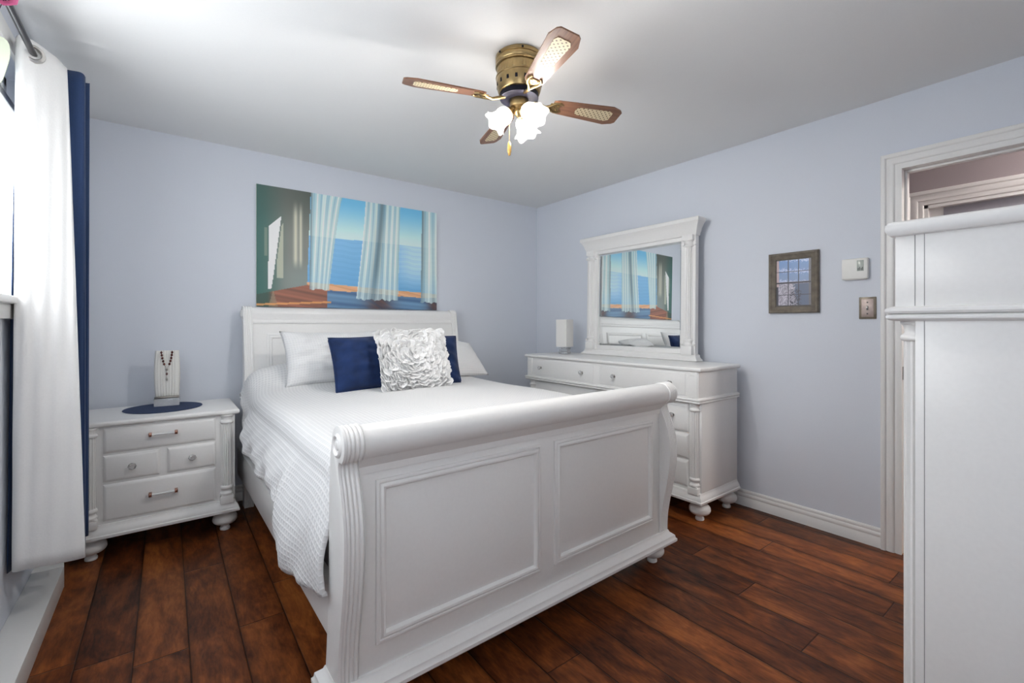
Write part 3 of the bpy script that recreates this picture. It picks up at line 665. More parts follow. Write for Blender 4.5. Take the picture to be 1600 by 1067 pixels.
for iv in range(nv + 1):
    y = y0d + (y1d - y0d) * iv / nv
    def topz(x):
        z = 0.798 + 0.020 * math.cos(min(1, abs(x) / 0.8) * math.pi / 2)
        z += 0.006 * math.sin(5 * x + 3 * y) * math.sin(4.2 * y)
        hump = math.exp(-((y - 1.99) / 0.165) ** 2) * 0.165
        z += hump * max(0.0, 1 - (abs(x) / 0.86) ** 6)
        z -= 0.035 * math.exp(-((y - 0.1) / 0.10) ** 2)
        return z
    hl = lerp_tab(HEM_L, y); ol = lerp_tab(OUT_L, y)
    row = []
    # left drop
    rcorner = 0.085 + 0.05 * math.exp(-((y - 1.95) / 0.2) ** 2)
    xt = -0.795
    zt0 = topz(xt + rcorner)
    fold = lambda s: (1 - math.exp(-(y - y0d) / 0.12)) * (0.010 * math.sin(17 * y + 6 * s) * s + 0.006 * math.sin(31 * y - 9 * s) * s)
    nl = 44
    for k in range(nl):
        s = 1 - k / nl                       # 1 at hem, 0 at the edge of the top
        z = hl + (zt0 - rcorner - hl) * (1 - s)
        x = -(abs(xt) + (ol - abs(xt)) * (math.sin(min(1, s * 1.25) * math.pi / 2))) + fold(s) - 0.006 * math.sin(s * math.pi)
        if s > 0.97: x += 0.006
        row.append((x, z))
    for k in range(9):
        a = math.pi - (math.pi / 2) * k / 9
        row.append((xt + rcorner + rcorner * math.cos(a), zt0 - rcorner + rcorner * math.sin(a)))
    nt_ = 60; xa, xb = xt + rcorner, 0.795 - 0.085
    for k in range(nt_):
        x = xa + (xb - xa) * k / nt_; row.append((x, topz(x)))
    zt1 = topz(xb)
    for k in range(9):
        a = math.pi / 2 - (math.pi / 2) * k / 9
        row.append((xb + 0.085 * math.cos(a), zt1 - 0.085 + 0.085 * math.sin(a)))
    hr_ = 0.45 + 0.03 * math.sin(4 * y)
    for k in range(29):
        s = k / 28; row.append((0.795 + 0.045 * math.sin(min(1, s * 1.2) * math.pi / 2) + 0.008 * math.sin(15 * y + 5 * s) * s, zt1 - 0.085 + (hr_ - zt1 + 0.085) * s))
    L = 0; pr = row[0]
    mid = nl + 9
    acc = []
    for q in row:
        L += math.hypot(q[0] - pr[0], q[1] - pr[1]); pr = q; acc.append(L)
    for kk, (q, a) in enumerate(zip(row, acc)):
        yy = y - 0.030 * (1 - kk / nl) * math.exp(-(y - y0d) / 0.06) if kk < nl else y
        dv.append((q[0], yy, q[1])); du.append((a - acc[mid], y))
ncol = len(row)
df = [(i * ncol + j_, i * ncol + j_ + 1, (i + 1) * ncol + j_ + 1, (i + 1) * ncol + j_) for i in range(nv) for j_ in range(ncol - 1)]
dm = MB(); dm.add(dv, df)
duv = dm.build('duvet', M['waffle'], None, 80, uv=du); in_bed(duv)
sm = duv.modifiers.new('thickness', 'SOLIDIFY'); sm.thickness = 0.014; sm.offset = -1
tag(duv, 'white waffle-weave duvet spread over the bed and hanging down its side', 'duvet')

# ------------------------------------------------------------------ pillows
def pillow(name, w, h, t, m, loc, lean, yaw, label, cat, group=None, roll=0.0, pinch=0.06, sag=0.0, wrinkle=0.0, n=40, uvs=1.0, flange=0.0, seed=1):
    rnd = random.Random(seed); ph = [rnd.uniform(0, 6.28) for _ in range(6)]
    vs = []; uv = []; fs = []
    for side in (-1, 1):
        for i in range(n + 1):
            for j_ in range(n + 1):
                u = -1 + 2 * j_ / n; v = -1 + 2 * i / n
                prof = (max(0, 1 - abs(u) ** 2.6) ** 0.55) * (max(0, 1 - abs(v) ** 2.6) ** 0.55)
                th = t / 2 * prof
                x = u * w / 2 * (1 - pinch * (1 - v * v)); z = v * h / 2 * (1 - pinch * (1 - u * u))
                if sag and u > 0: x -= sag * (v + 1) / 2 * w * u; z -= 0.35 * sag * u * u * (v + 1) / 2 * h
                wr = wrinkle * prof * (math.sin(9 * u + 5 * v + ph[0]) * math.sin(7 * v - 4 * u + ph[1]) + 0.6 * math.sin(15 * v + 6 * u * u + ph[2]) + 0.5 * math.sin(18 * u * v + ph[3]))
                vs.append((x, side * (th + wr), z + h / 2)); uv.append((u * w / 2 * uvs, v * h / 2 * uvs))
    N = (n + 1) ** 2
    for i in range(n):
        for j_ in range(n):
            a = i * (n + 1) + j_
            fs.append((a, a + 1, a + n + 2, a + n + 1)); fs.append((N + a, N + a + n + 1, N + a + n + 2, N + a + 1))
    mb = MB(); mb.add(vs, fs)
    o = mb.build(name, m, None, 180, uv=uv)
    bm = bmesh.new(); bm.from_mesh(o.data); bmesh.ops.remove_doubles(bm, verts=bm.verts[:], dist=0.0008); bmesh.ops.recalc_face_normals(bm, faces=bm.faces[:]); bm.to_mesh(o.data); bm.free()
    o.matrix_world = Tr(loc) @ Rot(yaw, 'Z') @ Rot(-lean, 'X') @ Rot(roll, 'Y')
    return tag(o, label, cat, group)
G1 = 'pillow shams against the headboard'
pillow('pillow_sham', 0.68, 0.375, 0.17, M['waffle_fine'], (0.925, 3.12, 0.826), R(22), R(3), 'white waffle pillow sham leaning behind the left navy cushion', 'pillow', G1, pinch=0.075, wrinkle=0.007, seed=3)
pillow('pillow_sham', 0.66, 0.36, 0.15, M['waffle_fine'], (1.735, 3.06, 0.826), R(45), R(-4), 'white pillow sham slumping to the right, behind the right navy cushion', 'pillow', G1, roll=R(3), pinch=0.02, sag=0.10, wrinkle=0.004, seed=5)
G2 = 'navy velvet cushions'
def piped(o, w, h, pinch, lean, yaw, roll, loc):
    pts = []
    n = 24
    for s in range(4):
        for k in range(n):
            q = -1 + 2 * k / n
            u, v = [(q, -1), (1, q), (-q, 1), (-1, -q)][s]
            pts.append((u * w / 2 * (1 - pinch * (1 - v * v)), 0, v * h / 2 * (1 - pinch * (1 - u * u)) + h / 2))
    pts.append(pts[0]); pts.append(pts[1])
    MB().tube(pts, 0.006, 8, cap=False).build('piping', M['navy'], o)
for loc, yaw, lab, roll in (((1.010, 2.795, 0.816), R(2), 'navy velvet cushion left of the white ruffled cushion', R(-2)), ((1.448, 2.78, 0.818), R(-2), 'navy velvet cushion mostly hidden behind the right of the white ruffled cushion', R(3))):
    o = pillow('navy_cushion', 0.41, 0.345, 0.13, M['navy'], loc, R(20), yaw, lab, 'cushion', G2, roll=roll, pinch=0.05, wrinkle=0.006, seed=int(loc[0] * 10))
    piped(o, 0.41, 0.345, 0.05, 0, 0, 0, loc)
rc = pillow('ruffled_cushion', 0.46, 0.37, 0.12, M['petal'], (1.256, 2.64, 0.812), R(18), R(1), 'white ruffled petal cushion in front of the navy cushions', 'cushion', pinch=0.03, seed=9, n=24)
pt = MB(); rnd = random.Random(11)
def petal(c, nrm_rot, s, curl):
    T = Tr(c) @ nrm_rot
    vs = []; fs = []; nn = 6
    for i in range(nn + 1):
        for k in range(nn + 1):
            a = -1 + 2 * k / nn; b_ = i / nn
            wd = math.sin(math.pi * (0.18 + 0.72 * b_)) ** 0.7
            vs.append((a * wd * s * .62, -curl * b_ * b_ * s - 0.012 * s * math.cos(3 * a) - curl * 0.25 * s * a * a, b_ * s))
    for i in range(nn):
        for k in range(nn):
            q = i * (nn + 1) + k; fs.append((q, q + 1, q + nn + 2, q + nn + 1))
    pt.add(vs, fs, T)
for gy in range(18):
    for gx in range(21):
        u = -1.0 + 2 * (gx + rnd.uniform(0.1, 0.9)) / 21; v = -1.0 + 2 * (gy + rnd.uniform(0.1, 0.9)) / 18
        prof_ = (max(0, 1 - abs(u) ** 2.6) ** 0.55) * (max(0, 1 - abs(v) ** 2.6) ** 0.55)
        a = math.atan2(v - 0.1, u + 0.05)
        c = (u * 0.232, -0.060 * prof_ - 0.004, v * 0.187 + 0.187)
        edge = max(abs(u), abs(v)) > 0.85
        rot = Rot(-(a - math.pi / 2) + rnd.uniform(-1.1, 1.1) * (0.5 if edge else 1), 'Y') @ Rot(rnd.uniform(0.12, 0.55), 'X') @ Rot(rnd.uniform(-0.3, 0.3), 'Z')
        petal(Vector(c) - (rot @ Vector((0, 0, 0.020))), rot, rnd.uniform(0.034, 0.050), rnd.uniform(0.1, 0.5))
po = pt.build('petal_ruffle', M['petal'], rc, 60); po['kind'] = 'stuff'
so = po.modifiers.new('t', 'SOLIDIFY'); so.thickness = 0.0012

# ------------------------------------------------------------------ ceiling fan
FC = (1.285, 1.638, ZC)
fan = thing('ceiling_fan', FC, 0, 'antique brass ceiling fan with four cane-inset wood blades and three lit tulip lights', 'ceiling fan')
hs = MB()
def slot(r, z, a, k): return (r, z)
hs.lathe([(0.09, 0.0), (0.104, -0.001), (0.108, -0.006), (0.108, -0.020), (0.105, -0.022), (0.108, -0.025), (0.108, -0.040), (0.106, -0.043), (0.108, -0.046), (0.108, -0.052), (0.101, -0.056)], 48)
hs.lathe([(0.100, -0.054), (0.102, -0.058), (0.102, -0.090), (0.106, -0.094), (0.107, -0.100), (0.104, -0.104)], 96, None, lambda r, z, a, k: (r - (0.003 if (k in (1, 2) and int(a / (2 * math.pi) * 96) % 2) else 0), z))
hs.lathe([(0.104, -0.102), (0.105, -0.108), (0.104, -0.122), (0.100, -0.150), (0.094, -0.166), (0.080, -0.171)], 48)
house = hs.build('motor_housing', M['brass'], fan)
for k in range(16):
    MB().box(0.0985, 0.1035, -0.006, 0.006, -0.142, -0.118, 0.002, T=Rot(2 * math.pi * k / 16, 'Z')).build('vent_slot', M['bronze'], house)
for k in range(6):
    MB().lathe([(0.001, 0.0), (0.005, 0.001), (0.005, 0.004), (0.003, 0.006)], 10, Rot(2 * math.pi * k / 6, 'Z') @ Tr((0.106, 0, -0.013)) @ Rot(R(90), 'Y')).build('mounting_screw', M['bronze'], house)
MB().lathe([(0.075, -0.168), (0.088, -0.170), (0.088, -0.192), (0.070, -0.196), (0.04, -0.197)], 48).build('rotor', M['bronze'], fan)
MB().lathe(catmull([(0.038, -0.194), (0.043, -0.198), (0.043, -0.226), (0.036, -0.232), (0.024, -0.238), (0.026, -0.248), (0.026, -0.256), (0.016, -0.268), (0.006, -0.276)], 3), 32).build('light_fitter', M['brass'], fan)
BZ = -0.197
for deg in (162, 252, 342, 72):
    T0 = Rot(R(deg), 'Z'); Tp = Tr((0, 0, BZ)) @ Rot(R(-13), 'X')
    # outline along +x
    r0, r1 = 0.165, 0.520
    out = [(r0, -0.034), (r0 + 0.02, -0.042), (r1 - 0.055, -0.062), (r1 - 0.012, -0.048), (r1, -0.036), (r1, 0.036), (r1 - 0.012, 0.048), (r1 - 0.055, 0.062), (r0 + 0.02, 0.042), (r0, 0.034)]
    bm_ = MB().prism(out, -0.003, 0.003, 'z')
    bo = bm_.build('blade', M['blade'], fan); bo.matrix_parent_inverse = Matrix(); bo.matrix_local = T0 @ Tp
    ins = [(0.285, -0.014), (0.298, -0.024), (0.455, -0.035), (0.476, -0.024), (0.476, 0.024), (0.455, 0.035), (0.298, 0.024), (0.285, 0.014)]
    MB().prism(ins, -0.0046, -0.0028, 'z').build('cane_insert', M['cane'], bo)
    ar = MB()
    ar.tube([(0.070, 0, 0.006), (0.10, 0.0, -0.004), (0.13, 0.0, -0.012), (0.155, 0.012, -0.010), (0.172, 0.026, -0.006), (0.195, 0.030, -0.005), (0.215, 0.018, -0.005)], [0.009, 0.008, 0.007, 0.006, 0.006, 0.006, 0.004], 10)
    ar.tube([(0.13, 0.0, -0.012), (0.155, -0.012, -0.010), (0.172, -0.026, -0.006), (0.195, -0.030, -0.005), (0.215, -0.018, -0.005)], [0.007, 0.006, 0.006, 0.006, 0.004], 10)
    ar.box(0.150, 0.200, -0.024, 0.024, -0.0075, -0.0035, 0.0015)
    for q in ((0.172, 0.0), (0.19, 0.014), (0.19, -0.014)): ar.lathe([(0.005, -0.010), (0.005, -0.007)], 10, Tr((q[0], q[1], 0)))
    ao = ar.build('blade_arm', M['brass'], fan); ao.matrix_local = T0 @ Tp
def ruffle(r, z, a, k):
    t = max(0.0, (z - 0.045) / 0.05)
    w_ = math.sin(a * 6) * 0.5 + math.sin(a * 3 + 1.0) * 0.25
    return (r * (1 + 0.16 * t * w_), z + 0.010 * t * w_)
for deg in (272, 152, 32):
    A = R(deg); tilt = R(48)
    T0 = Rot(A, 'Z') @ Tr((0.042, 0, -0.248)) @ Rot(R(180) - tilt, 'Y')      # local +z points outwards and down
    ar = MB().tube([(-0.0, 0, -0.022), (0, 0, -0.004)], 0.010, 12).lathe([(0.012, -0.010), (0.020, -0.004), (0.024, 0.004), (0.024, 0.020), (0.021, 0.022)], 24)
    ao = ar.build('lamp_arm', M['brass'], fan); ao.matrix_local = T0
    pr_ = catmull([(0.021, 0.004), (0.028, 0.012), (0.036, 0.024), (0.040, 0.040), (0.039, 0.056), (0.042, 0.072), (0.050, 0.086), (0.060, 0.094)], 4)
    inner = [(r - 0.0025, z) for r, z in pr_[::-1]]
    so_ = MB().lathe(pr_ + inner, 72, None, ruffle, cap=False).build('tulip_shade', M['frosted'], fan, 60); so_.matrix_local = T0
    bl = MB().lathe(catmull([(0.004, 0.016), (0.012, 0.020), (0.014, 0.030), (0.023, 0.046), (0.028, 0.060), (0.025, 0.075), (0.014, 0.086), (0.002, 0.089)], 4), 24).build('bulb', M['bulb'], fan); bl.matrix_local = T0
pc = thing_c = MB()
px_, py_ = -0.034, 0.026
pc.tube([(px_, py_, -0.225), (px_ * 1.05, py_ * 1.05, -0.245), (px_ * 1.05, py_ * 1.05, -0.388)], 0.0012, 6)
for k in range(34): pc.lathe([(0.0004, -0.0016), (0.0019, 0), (0.0004, 0.0016)], 6, Tr((px_ * 1.05, py_ * 1.05, -0.248 - k * 0.0042)))
pco = pc.build('pull_chain', M['brass'], fan)
MB().lathe(catmull([(0.003, -0.385), (0.006, -0.390), (0.0085, -0.405), (0.0090, -0.428), (0.0070, -0.438), (0.0050, -0.441)], 3), 16, Tr((px_ * 1.05, py_ * 1.05, 0))).lathe([(0.0062, -0.440), (0.0066, -0.446), (0.003, -0.449)], 16, Tr((px_ * 1.05, py_ * 1.05, 0))).build('fob', M['gold'], pco)

# ------------------------------------------------------------------ colour-by-function pictures
def colour_grid(name, m, parent, nu_, nv_, fn, place):
    vs = [place(i / nu_, j_ / nv_) for j_ in range(nv_ + 1) for i in range(nu_ + 1)]
    fs = [(j_ * (nu_ + 1) + i, j_ * (nu_ + 1) + i + 1, (j_ + 1) * (nu_ + 1) + i + 1, (j_ + 1) * (nu_ + 1) + i) for j_ in range(nv_) for i in range(nu_)]
    me = bpy.data.meshes.new(name); me.from_pydata(vs, [], fs)
    ca = me.color_attributes.new('Col', 'FLOAT_COLOR', 'POINT')
    k = 0
    for j_ in range(nv_ + 1):
        for i in range(nu_ + 1):
            q = srgb(*fn(i / nu_, j_ / nv_)); ca.data[k].color = tuple(min(0.9, e * 1.45) for e in q[:3]) + (1,); k += 1
    me.materials.append(m); o = bpy.data.objects.new(name, me); COL.objects.link(o); o.parent = parent; return o
def mixc(a, b_, t):
    t = max(0.0, min(1.0, t)); return tuple(p + (q - p) * t for p, q in zip(a, b_))
def stripes(x, y, s):
    return 0.5 + 0.5 * math.sin(x * s + 0.8 * math.sin(x * s * 0.37 + 1.3) + 2.0 * math.sin(y * 1.7 + x * 9))
def sst(a, b_, x):
    t = max(0.0, min(1.0, (x - a) / (b_ - a))); return t * t * (3 - 2 * t)
def wob(x, k, p=0.0): return math.sin(x * k + p) * 0.6 + math.sin(x * k * 2.3 + p * 1.7) * 0.4
def seascape(u, v):
    hor = 0.622 + 0.012 * u
    if v > hor: c = mixc((186, 212, 226), (104, 172, 218), sst(0.0, 0.36, v - hor))
    else:
        c = mixc((86, 146, 190), (120, 172, 208), v / hor)
        c = mixc(c, (184, 208, 220), 0.8 * sst(0.66, 0.84, u) * sst(0.12, 0.45, v))
        c = mixc(c, (66, 118, 164), 0.16 * (0.5 + 0.5 * wob(v * 130 + u * 9, 1.0, wob(u, 30))))
    # sunlit ledge, then the dark polished boards
    led = 0.212 - 0.075 * (u - 0.36)
    if v < led: c = mixc((214, 166, 128), (190, 140, 102), 0.5 + 0.5 * wob(u + v * 3, 40))
    fl = 0.152 - 0.03 * sst(0.45, 0.9, u) + 0.004 * wob(u, 40)
    if v < fl:
        c = mixc((66, 96, 130), (104, 140, 170), 0.5 + 0.5 * wob(v * 2.5 + u * 0.3, 22))
        warm = math.exp(-((u - 0.63) / 0.085) ** 2) + math.exp(-((u - 0.98) / 0.05) ** 2)
        c = mixc(c, mixc((92, 62, 54), (60, 56, 66), 0.5 + 0.5 * wob(u + v, 60)), min(1, 0.9 * warm))
    # shaded green side wall with a patch of light
    cor = 0.236 + 0.018 * (v - 0.194) / 0.8
    base = 0.100 + 0.40 * u
    if u < cor:
        c = mixc((50, 92, 86), (112, 116, 110), sst(0.0, 0.16, u))
        c = mixc(c, (62, 70, 64), 0.8 * sst(0.55, 1.0, v) * (0.35 + 2.4 * u))
        c = mixc(c, (128, 142, 140), 0.55 * sst(0.50, 0.22, v) * sst(0.05, 0.20, u))
        lf, rg = 0.052 + 0.006 * (v - 0.15), 0.066 + 0.072 * (v - 0.146) ** 0.9 if v > 0.146 else 0
        if lf < u < rg and v < 0.669 + (u - 0.056) * 1.7: c = (226, 224, 206)
        elif 0.090 < u < 0.122 and 0.24 < v < 0.60 + (u - 0.09) * 3.5 and u > rg + 0.006: c = mixc(c, (190, 190, 168), 0.65)
        elif 0.036 < u < 0.05 and 0.42 < v < 0.655: c = mixc(c, (128, 138, 122), 0.6)
        st = math.exp(-((u - 0.180) / 0.010) ** 2) + math.exp(-((u - 0.205) / 0.007) ** 2)
        c = mixc(c, (214, 210, 188), 0.7 * min(1, st) * sst(0.31, 0.42, v) * sst(0.93, 0.76, v))
    if v < base and u < 0.34 and v < 0.196 - 0.45 * max(0.0, u - 0.236):
        c = mixc((152, 96, 78), (108, 74, 62), 0.5 + 0.5 * wob(u * 0.6 + v * 2.2, 34))
        c = mixc(c, (54, 76, 68), sst(0.085, 0.045, u))
        if abs(u - 0.075) < 0.022 * (1 - v / 0.14): c = mixc(c, (140, 128, 108), 0.6)
    if u < 0.36 and abs(v - 0.016 - 0.10 * u) < 0.008: c = mixc(c, (206, 146, 90), 0.85)
    # hanging sheers: (left, right) edges at top and bottom, bottom, fold count, dark fold
    def drape(c, lt, lb, rt, rb, mid, bot, n, dk):
        tv = 1 - v
        a = lt + (lb - lt) * tv ** 1.3; b_ = rt + (rb - rt) * tv ** mid
        if a < u < b_ and v > bot + 0.010 * wob(u, 90):
            t = (u - a) / (b_ - a)
            k = 0.5 + 0.5 * math.sin(t * n * 6.283 + 1.4 * math.sin(t * 5 + 1) + 0.5 * math.sin(v * 4 + t * 7))
            k = 0.65 * k + 0.35 * (0.5 + 0.5 * math.sin(t * n * 17 + 2 * math.sin(t * 9)))
            col = mixc((138, 166, 168), (222, 226, 214), k)
            al = 0.70 + 0.25 * k
            if dk is not None:
                g = math.exp(-((t - dk[0] - dk[1] * tv) / dk[2]) ** 2)
                col = mixc(col, (84, 104, 112), 0.85 * g); al = max(al, 0.9 * g)
            col = mixc(col, (150, 182, 200), 0.35 * sst(0.45, 0.1, v))
            return mixc(c, col, al)
        return c
    c = drape(c, 0.254, 0.246, 0.418, 0.336, 0.8, 0.160, 5, (0.02, 0.0, 0.05))
    c = drape(c, 0.548, 0.488, 0.757, 0.741, 1.0, 0.085, 7, (0.47, -0.10, 0.10))
    c = drape(c, 0.898, 0.889, 1.02, 1.02, 1.0, 0.075, 3, (0.03, 0.0, 0.10))
    return c
pa = thing('wall_painting', (1.209, YB, 1.345), 0, 'wide unframed seaside painting with pale drapes above the headboard', 'painting')
MB().box(-0.706, 0.706, -0.024, 0.0, 0.0, 0.862, 0.001).build('stretcher', M['cream'], pa)
colour_grid('canvas', M['paint'], pa, 300, 180, seascape, lambda u, v: (-0.706 + 1.412 * u, -0.0246, 0.862 * v))

pf = thing('picture_frame', (XR, 1.1925, 1.29), R(-90), 'weathered brown frame with a blue window photograph on the right wall', 'picture')
MB().frame([(0.0, 0.0), (0.0, 0.020), (0.005, 0.026), (0.014, 0.026), (0.018, 0.022), (0.034, 0.018), (0.040, 0.014), (0.042, 0.006)], -0.1405, 0.1405, 0.0, 0.376, lambda u, v, h: (u, -h, v)).build('frame', M['driftwood'], pf)
def windowview(u, v):
    n = math.sin(u * 31 + 7 * math.sin(v * 13)) * math.sin(v * 41 + 5 * math.sin(u * 17))
    if v > 0.52: c = mixc((120, 136, 166), (104, 134, 178), (v - .5) * 2); c = mixc(c, (196, 200, 214), 0.7 * max(0, math.sin(v * 26 + 2 * u + n)) ** 3)
    else: c = mixc((120, 116, 128), (176, 172, 182), 0.5 + 0.5 * n)
    if v < 0.48 and u > 0.55 + 0.25 * (0.3 - v) + 0.04 * n: c = (84, 92, 112)
    if 0.40 < u < 0.72 and v < 0.36 and n > 0.1: c = (66, 66, 76)
    if u < 0.09 and v > 0.42: c = (168, 148, 150)
    if u < 0.07 and v < 0.42: c = (52, 52, 62)
    if u > 0.93: c = (96, 92, 98)
    if min(abs(u - k) for k in (0.36, 0.65)) < 0.011 or min(abs(v - k) for k in (0.245, 0.735)) < 0.007: c = (56, 54, 62)
    if abs(v - 0.50) < 0.014: c = (50, 48, 56)
    if u < 0.02 or u > 0.985 or v < 0.03 or v > 0.975: c = (58, 54, 52)
    return c
colour_grid('photograph', M['print'], pf, 120, 160, windowview, lambda u, v: (-0.100 + 0.200 * u, -0.010, 0.040 + 0.296 * v))

th = thing('thermostat', (XR, 0.873, 1.473), R(-90), 'white wall thermostat with a small grey display beside the door', 'thermostat')
MB().box(-0.061, 0.061, -0.027, 0.0, 0.0, 0.116, 0.005, 3).box(-0.052, 0.052, -0.022, 0.0, -0.003, 0.01, 0.002).build('housing', M['plastic'], th)
lc = MB().box(0.012, 0.043, -0.0285, -0.02, 0.044, 0.104, 0.001).build('display', M['lcd'], th)
dg = MB()
for x in (0.0165, 0.0300):
    dg.box(x, x + 0.009, -0.0291, -0.028, 0.049, 0.0515).box(x, x + 0.009, -0.0291, -0.028, 0.057, 0.0595).box(x + 0.007, x + 0.0095, -0.0291, -0.028, 0.049, 0.066).box(x, x + 0.0025, -0.0291, -0.028, 0.049, 0.0595)
dg.build('segments', M['dark'], lc)
sw = thing('light_switch', (XR, 0.8185, 1.249), R(-90), 'pewter light switch plate below the thermostat', 'light switch')
MB().box(-0.0395, 0.0395, -0.006, 0.0, 0.0, 0.122, 0.003).build('wall_plate', M['plate_rim'], sw)
pl = MB().box(-0.028, 0.028, -0.008, -0.004, 0.011, 0.111, 0.0015).build('inner_plate', M['plate'], sw)
for z in (0.029, 0.092): MB().lathe([(0.0005, 0.0), (0.004, 0.0), (0.004, 0.002)], 10, Tr((0, -0.0075, z)) @ Rot(R(90), 'X')).build('screw', M['dark'], pl)
MB().box(-0.0045, 0.0045, -0.0086, -0.0075, 0.049, 0.073).build('toggle_slot', M['dark'], pl)
MB().box(-0.0035, 0.0035, -0.018, -0.008, 0.060, 0.070, 0.001, T=None).build('toggle', M['plastic'], pl)

# ------------------------------------------------------------------ things on the nightstand
NT = 0.7225
pm_ = MB().lathe([(0.02, 0.0), (0.186, 0.0), (0.190, 0.002), (0.189, 0.004), (0.182, 0.0045)] + [(0.182 - k * 0.012, 0.0045 + (0.0006 if k % 2 else 0)) for k in range(1, 15)], 64, Tr((-0.012, 3.410, NT)))
tag(pm_.build('placemat', M['mat_navy']), 'round navy placemat on top of the white nightstand', 'placemat')
nd = thing('necklace_stand', (0.004, 3.470, NT + 0.0055), R(-4), 'cream ribbed jewellery display on a clear block, on the navy placemat', 'necklace display')
MB().box(-0.062, 0.062, -0.035, 0.035, 0.0, 0.046, 0.003).build('block', M['acrylic'], nd)
MB().box(-0.060, 0.060, -0.030, 0.030, 0.0465, 0.056, 0.002).build('base_plate', M['silver'], nd)
cu = MB(); rings = []
for k in range(25):
    t = k / 24; z = 0.057 + 0.275 * t
    hw_ = 0.058 + 0.006 * math.sin(math.pi * t); dp = 0.020 * (0.5 + 0.5 * math.sin(math.pi * min(1, 0.12 + t * 0.80)))
    if k in (0, 24): dp *= 0.6
    ring = []
    n = 48
    for q in range(n + 1):
        u = -1 + 2 * q / n; e = max(0, 1 - abs(u) ** 6) ** 0.5
        ring.append((u * hw_, -dp * e - 0.0030 * e * abs(math.cos(u * math.pi * 4.5)), z))
    for q in range(n, -1, -1):
        u = -1 + 2 * q / n; e = max(0, 1 - abs(u) ** 6) ** 0.5
        ring.append((u * hw_, dp * e + 0.001, z))
    rings.append(ring)
cu.loft(rings); cu.build('ribbed_cushion', M['cream'], nd)
nk = thing('bead_necklace', (0.004, 3.470, NT + 0.0055), R(-4), 'dark red bead necklace draped on the cream display', 'necklace')
ch_pts = [(-0.026, 0.322), (-0.024, 0.306), (-0.0215, 0.288), (-0.0175, 0.270), (-0.0125, 0.252), (-0.007, 0.238), (0.0, 0.222)]
yb_ = -0.029
for sx in (-1, 1):
    for x, z in ch_pts[:5]:
        MB().lathe([(0.001, -0.0085), (0.0055, -0.004), (0.0058, 0.003), (0.001, 0.0085)], 12, Tr((sx * x, yb_, z))).build('bead', M['bead'], nk)
    MB().tube([(sx * x, yb_ + 0.002, z) for x, z in [(-0.026, 0.333)] + ch_pts], 0.0013, 6).build('chain', M['silver'], nk)
MB().lathe([(0.001, -0.0085), (0.005, -0.004), (0.005, 0.003), (0.001, 0.0085)], 12, Tr((0, yb_, 0.193))).build('bead', M['bead'], nk)
MB().tube([(0, yb_, 0.226), (0, yb_, 0.166)], 0.0012, 6).lathe([(0.001, 0.0), (0.0055, 0.006), (0.005, 0.012), (0.001, 0.020)], 10, Tr((0, yb_, 0.151))).box(-0.006, 0.006, yb_ - 0.002, yb_ + 0.002, 0.213, 0.230, 0.0015).build('pendant', M['silver'], nk)

# ------------------------------------------------------------------ curtains and rod
RX, RZ = -0.405, 2.252
rod = thing('curtain_rod', (RX, 0, RZ), 0, 'dark metal curtain rod along the left wall above the window', 'curtain rod')
MB().tube([(0, 0.10, 0), (0, 3.02, 0)], 0.0105, 16).build('pole', M['rod'], rod)
for y in (0.16, 2.97):
    MB().tube([(0, y, -0.013), (-0.035, y, -0.016), (XL - RX, y, -0.016)], 0.006, 10).lathe([(0.002, 0.0), (0.02, 0.0), (0.02, 0.006), (0.008, 0.008)], 16, Tr((XL - RX, y, -0.016)) @ Rot(R(90), 'Y')).build('bracket', M['rod'], rod)
for y, s in ((0.10, -1), (3.02, 1)):
    MB().lathe([(0.011, 0.0), (0.014, 0.004), (0.010, 0.010), (0.019, 0.022), (0.021, 0.032), (0.015, 0.044), (0.003, 0.05)], 20, Tr((0, y, 0)) @ Rot(R(-90 * s), 'X')).build('finial', M['rod'], rod)
fl = thing('pink_flower', (RX + 0.0, 2.118, RZ + 0.0), 0, 'pink silk flower fixed on the curtain rod at the top left corner', 'flower')
pf_ = MB(); pp_ = MB()
for k in range(14):
    T = Rot(2 * math.pi * k / 14, 'Y') @ Rot(R(25 if k % 2 else 55), 'X')
    vs = [(a * 0.016 * math.sin(math.pi * (0.1 + 0.8 * b_)), -0.008 * b_ * b_ - 0.003 * abs(a), 0.009 + 0.036 * b_) for b_ in (0, .25, .5, .75, 1) for a in (-1, -.5, 0, .5, 1)]
    fs = [(i * 5 + j_, i * 5 + j_ + 1, i * 5 + j_ + 6, i * 5 + j_ + 5) for i in range(4) for j_ in range(4)]
    (pf_ if k % 2 else pp_).add(vs, fs, T)
pf_.build('inner_petals', M['pink'], fl); pp_.build('outer_petals', M['pink_pale'], fl)
MB().lathe([(0.011, -0.008), (0.014, -0.004), (0.014, 0.004), (0.011, 0.008)], 20, Rot(R(90), 'X'), cap=False).build('ring', M['pink'], fl)

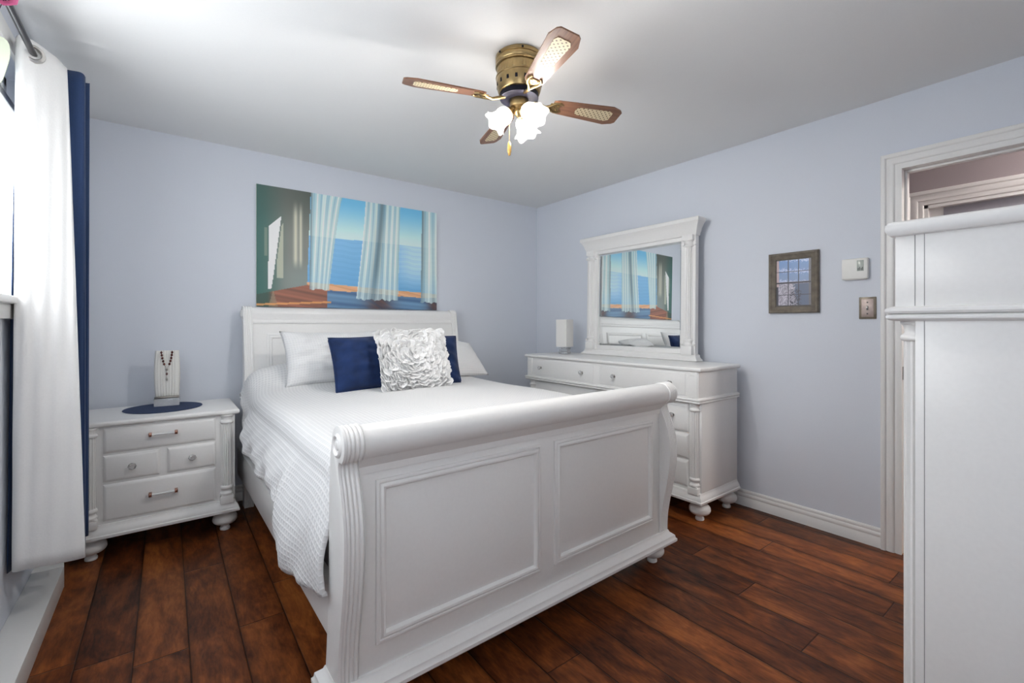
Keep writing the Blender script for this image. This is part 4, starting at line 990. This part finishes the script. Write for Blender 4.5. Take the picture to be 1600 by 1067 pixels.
sc_ = thing('suncatcher', (-0.428, 2.11, 2.125), 0, 'pale green glass suncatcher hanging by the window, cut by the left edge', 'ornament')
MB().prism(catmull([(-0.028, -0.01), (-0.034, -0.05), (-0.026, -0.10), (-0.012, -0.15), (0.012, -0.15), (0.026, -0.10), (0.034, -0.05), (0.028, -0.01), (0.0, 0.0), (-0.028, -0.01)], 3)[:-1], -0.002, 0.002, 'y').build('glass_leaf', M['green_glass'], sc_)
MB().tube([(0, 0, 0.0), (0.004, 0, 0.06), (0.02, 0, 0.118)], 0.0012, 6).build('wire', M['rod'], sc_)
MB().tube([(-0.012, 0, -0.156), (0.012, 0, -0.156)], 0.007, 10).lathe([(0.002, -0.185), (0.006, -0.178), (0.006, -0.166), (0.002, -0.16)], 12).build('weight', M['rod'], sc_)
def curtain(name, m, top_path, bot_path, zt, zb_, n_h=40, label='', hem=True, ripple=0.004, ph=0.0):
    """sheet hanging from a plan path at the top to one at the bottom; zt / zb are functions of position along the path"""
    tp = catmull([(a, b_) for a, b_ in top_path], 8); bp = catmull([(a, b_) for a, b_ in bot_path], 8)
    vs = []; fs = []; n = len(tp)
    for i in range(n_h + 1):
        t = i / n_h; e = t ** 0.9
        for k in range(n):
            s = k / (n - 1)
            x = tp[k][0] + (bp[k][0] - tp[k][0]) * e; y = tp[k][1] + (bp[k][1] - tp[k][1]) * e
            z = zt(s) + (zb_(s) - zt(s)) * t
            y += ripple * math.sin(9 * s * n / 9 + 7 * t + ph) * math.sin(t * math.pi * 0.9) + 0.5 * ripple * math.sin(31 * t + 4 * s)
            vs.append((x, y, z))
    for i in range(n_h):
        for k in range(n - 1):
            q = i * n + k; fs.append((q, q + 1, q + n + 1, q + n))
    o = MB().add(vs, fs).build(name, m, None, 180)
    md = o.modifiers.new('t', 'SOLIDIFY'); md.thickness = 0.0022; md.offset = 0
    return o
def step(s, tab): return lerp_tab(tab, s)
wc = curtain('white_curtain', M['linen'],
    [(-0.462, 2.545), (-0.440, 2.470), (-0.405, 2.488), (-0.365, 2.540), (-0.334, 2.590), (-0.328, 2.602), (-0.350, 2.600), (-0.41, 2.560), (-0.455, 2.560)],
    [(-0.466, 2.560), (-0.458, 2.490), (-0.405, 2.487), (-0.340, 2.492), (-0.272, 2.500), (-0.264, 2.512), (-0.30, 2.528), (-0.40, 2.535), (-0.455, 2.560)],
    lambda s: lerp_tab([(0.0, 2.30), (0.12, 2.302), (0.25, 2.302), (0.40, 2.292), (0.52, 2.276), (0.7, 2.27), (1, 2.28)], s), lambda s: 0.285 + 0.006 * math.sin(s * 9), ripple=0.003)
tag(wc, 'white linen curtain hanging at the left in front of the navy one', 'curtain', 'curtains on the rod')
# grommet the rod passes through
gm = MB(); T = Tr((RX, 2.490, RZ)) @ Rot(R(18), 'Z') @ Rot(R(90), 'X')
gm.lathe([(0.021, -0.006), (0.024, -0.008), (0.033, -0.006), (0.035, 0.0), (0.033, 0.006), (0.024, 0.008), (0.021, 0.006), (0.021, -0.006)], 32, T, cap=False)
gm.build('grommet', M['nickel'], wc)
nc = curtain('navy_curtain', M['navy_flat'],
    [(-0.470, 2.600), (-0.440, 2.630), (-0.36, 2.655), (-0.294, 2.650), (-0.279, 2.662), (-0.294, 2.685), (-0.40, 2.700), (-0.455, 2.720), (-0.40, 2.745), (-0.290, 2.755), (-0.276, 2.775), (-0.30, 2.80), (-0.44, 2.82)],
    [(-0.481, 2.530), (-0.462, 2.570), (-0.37, 2.630), (-0.295, 2.642), (-0.278, 2.660), (-0.295, 2.685), (-0.40, 2.700), (-0.455, 2.720), (-0.40, 2.745), (-0.295, 2.755), (-0.280, 2.775), (-0.30, 2.80), (-0.44, 2.82)],
    lambda s: 2.296 + 0.006 * math.sin(s * 24) - 0.02 * math.exp(-((s - 0.33) / 0.06) ** 2), lambda s: 0.275, ripple=0.003, ph=1.0)
tag(nc, 'navy curtain gathered beside the window, behind the white one', 'curtain', 'curtains on the rod')
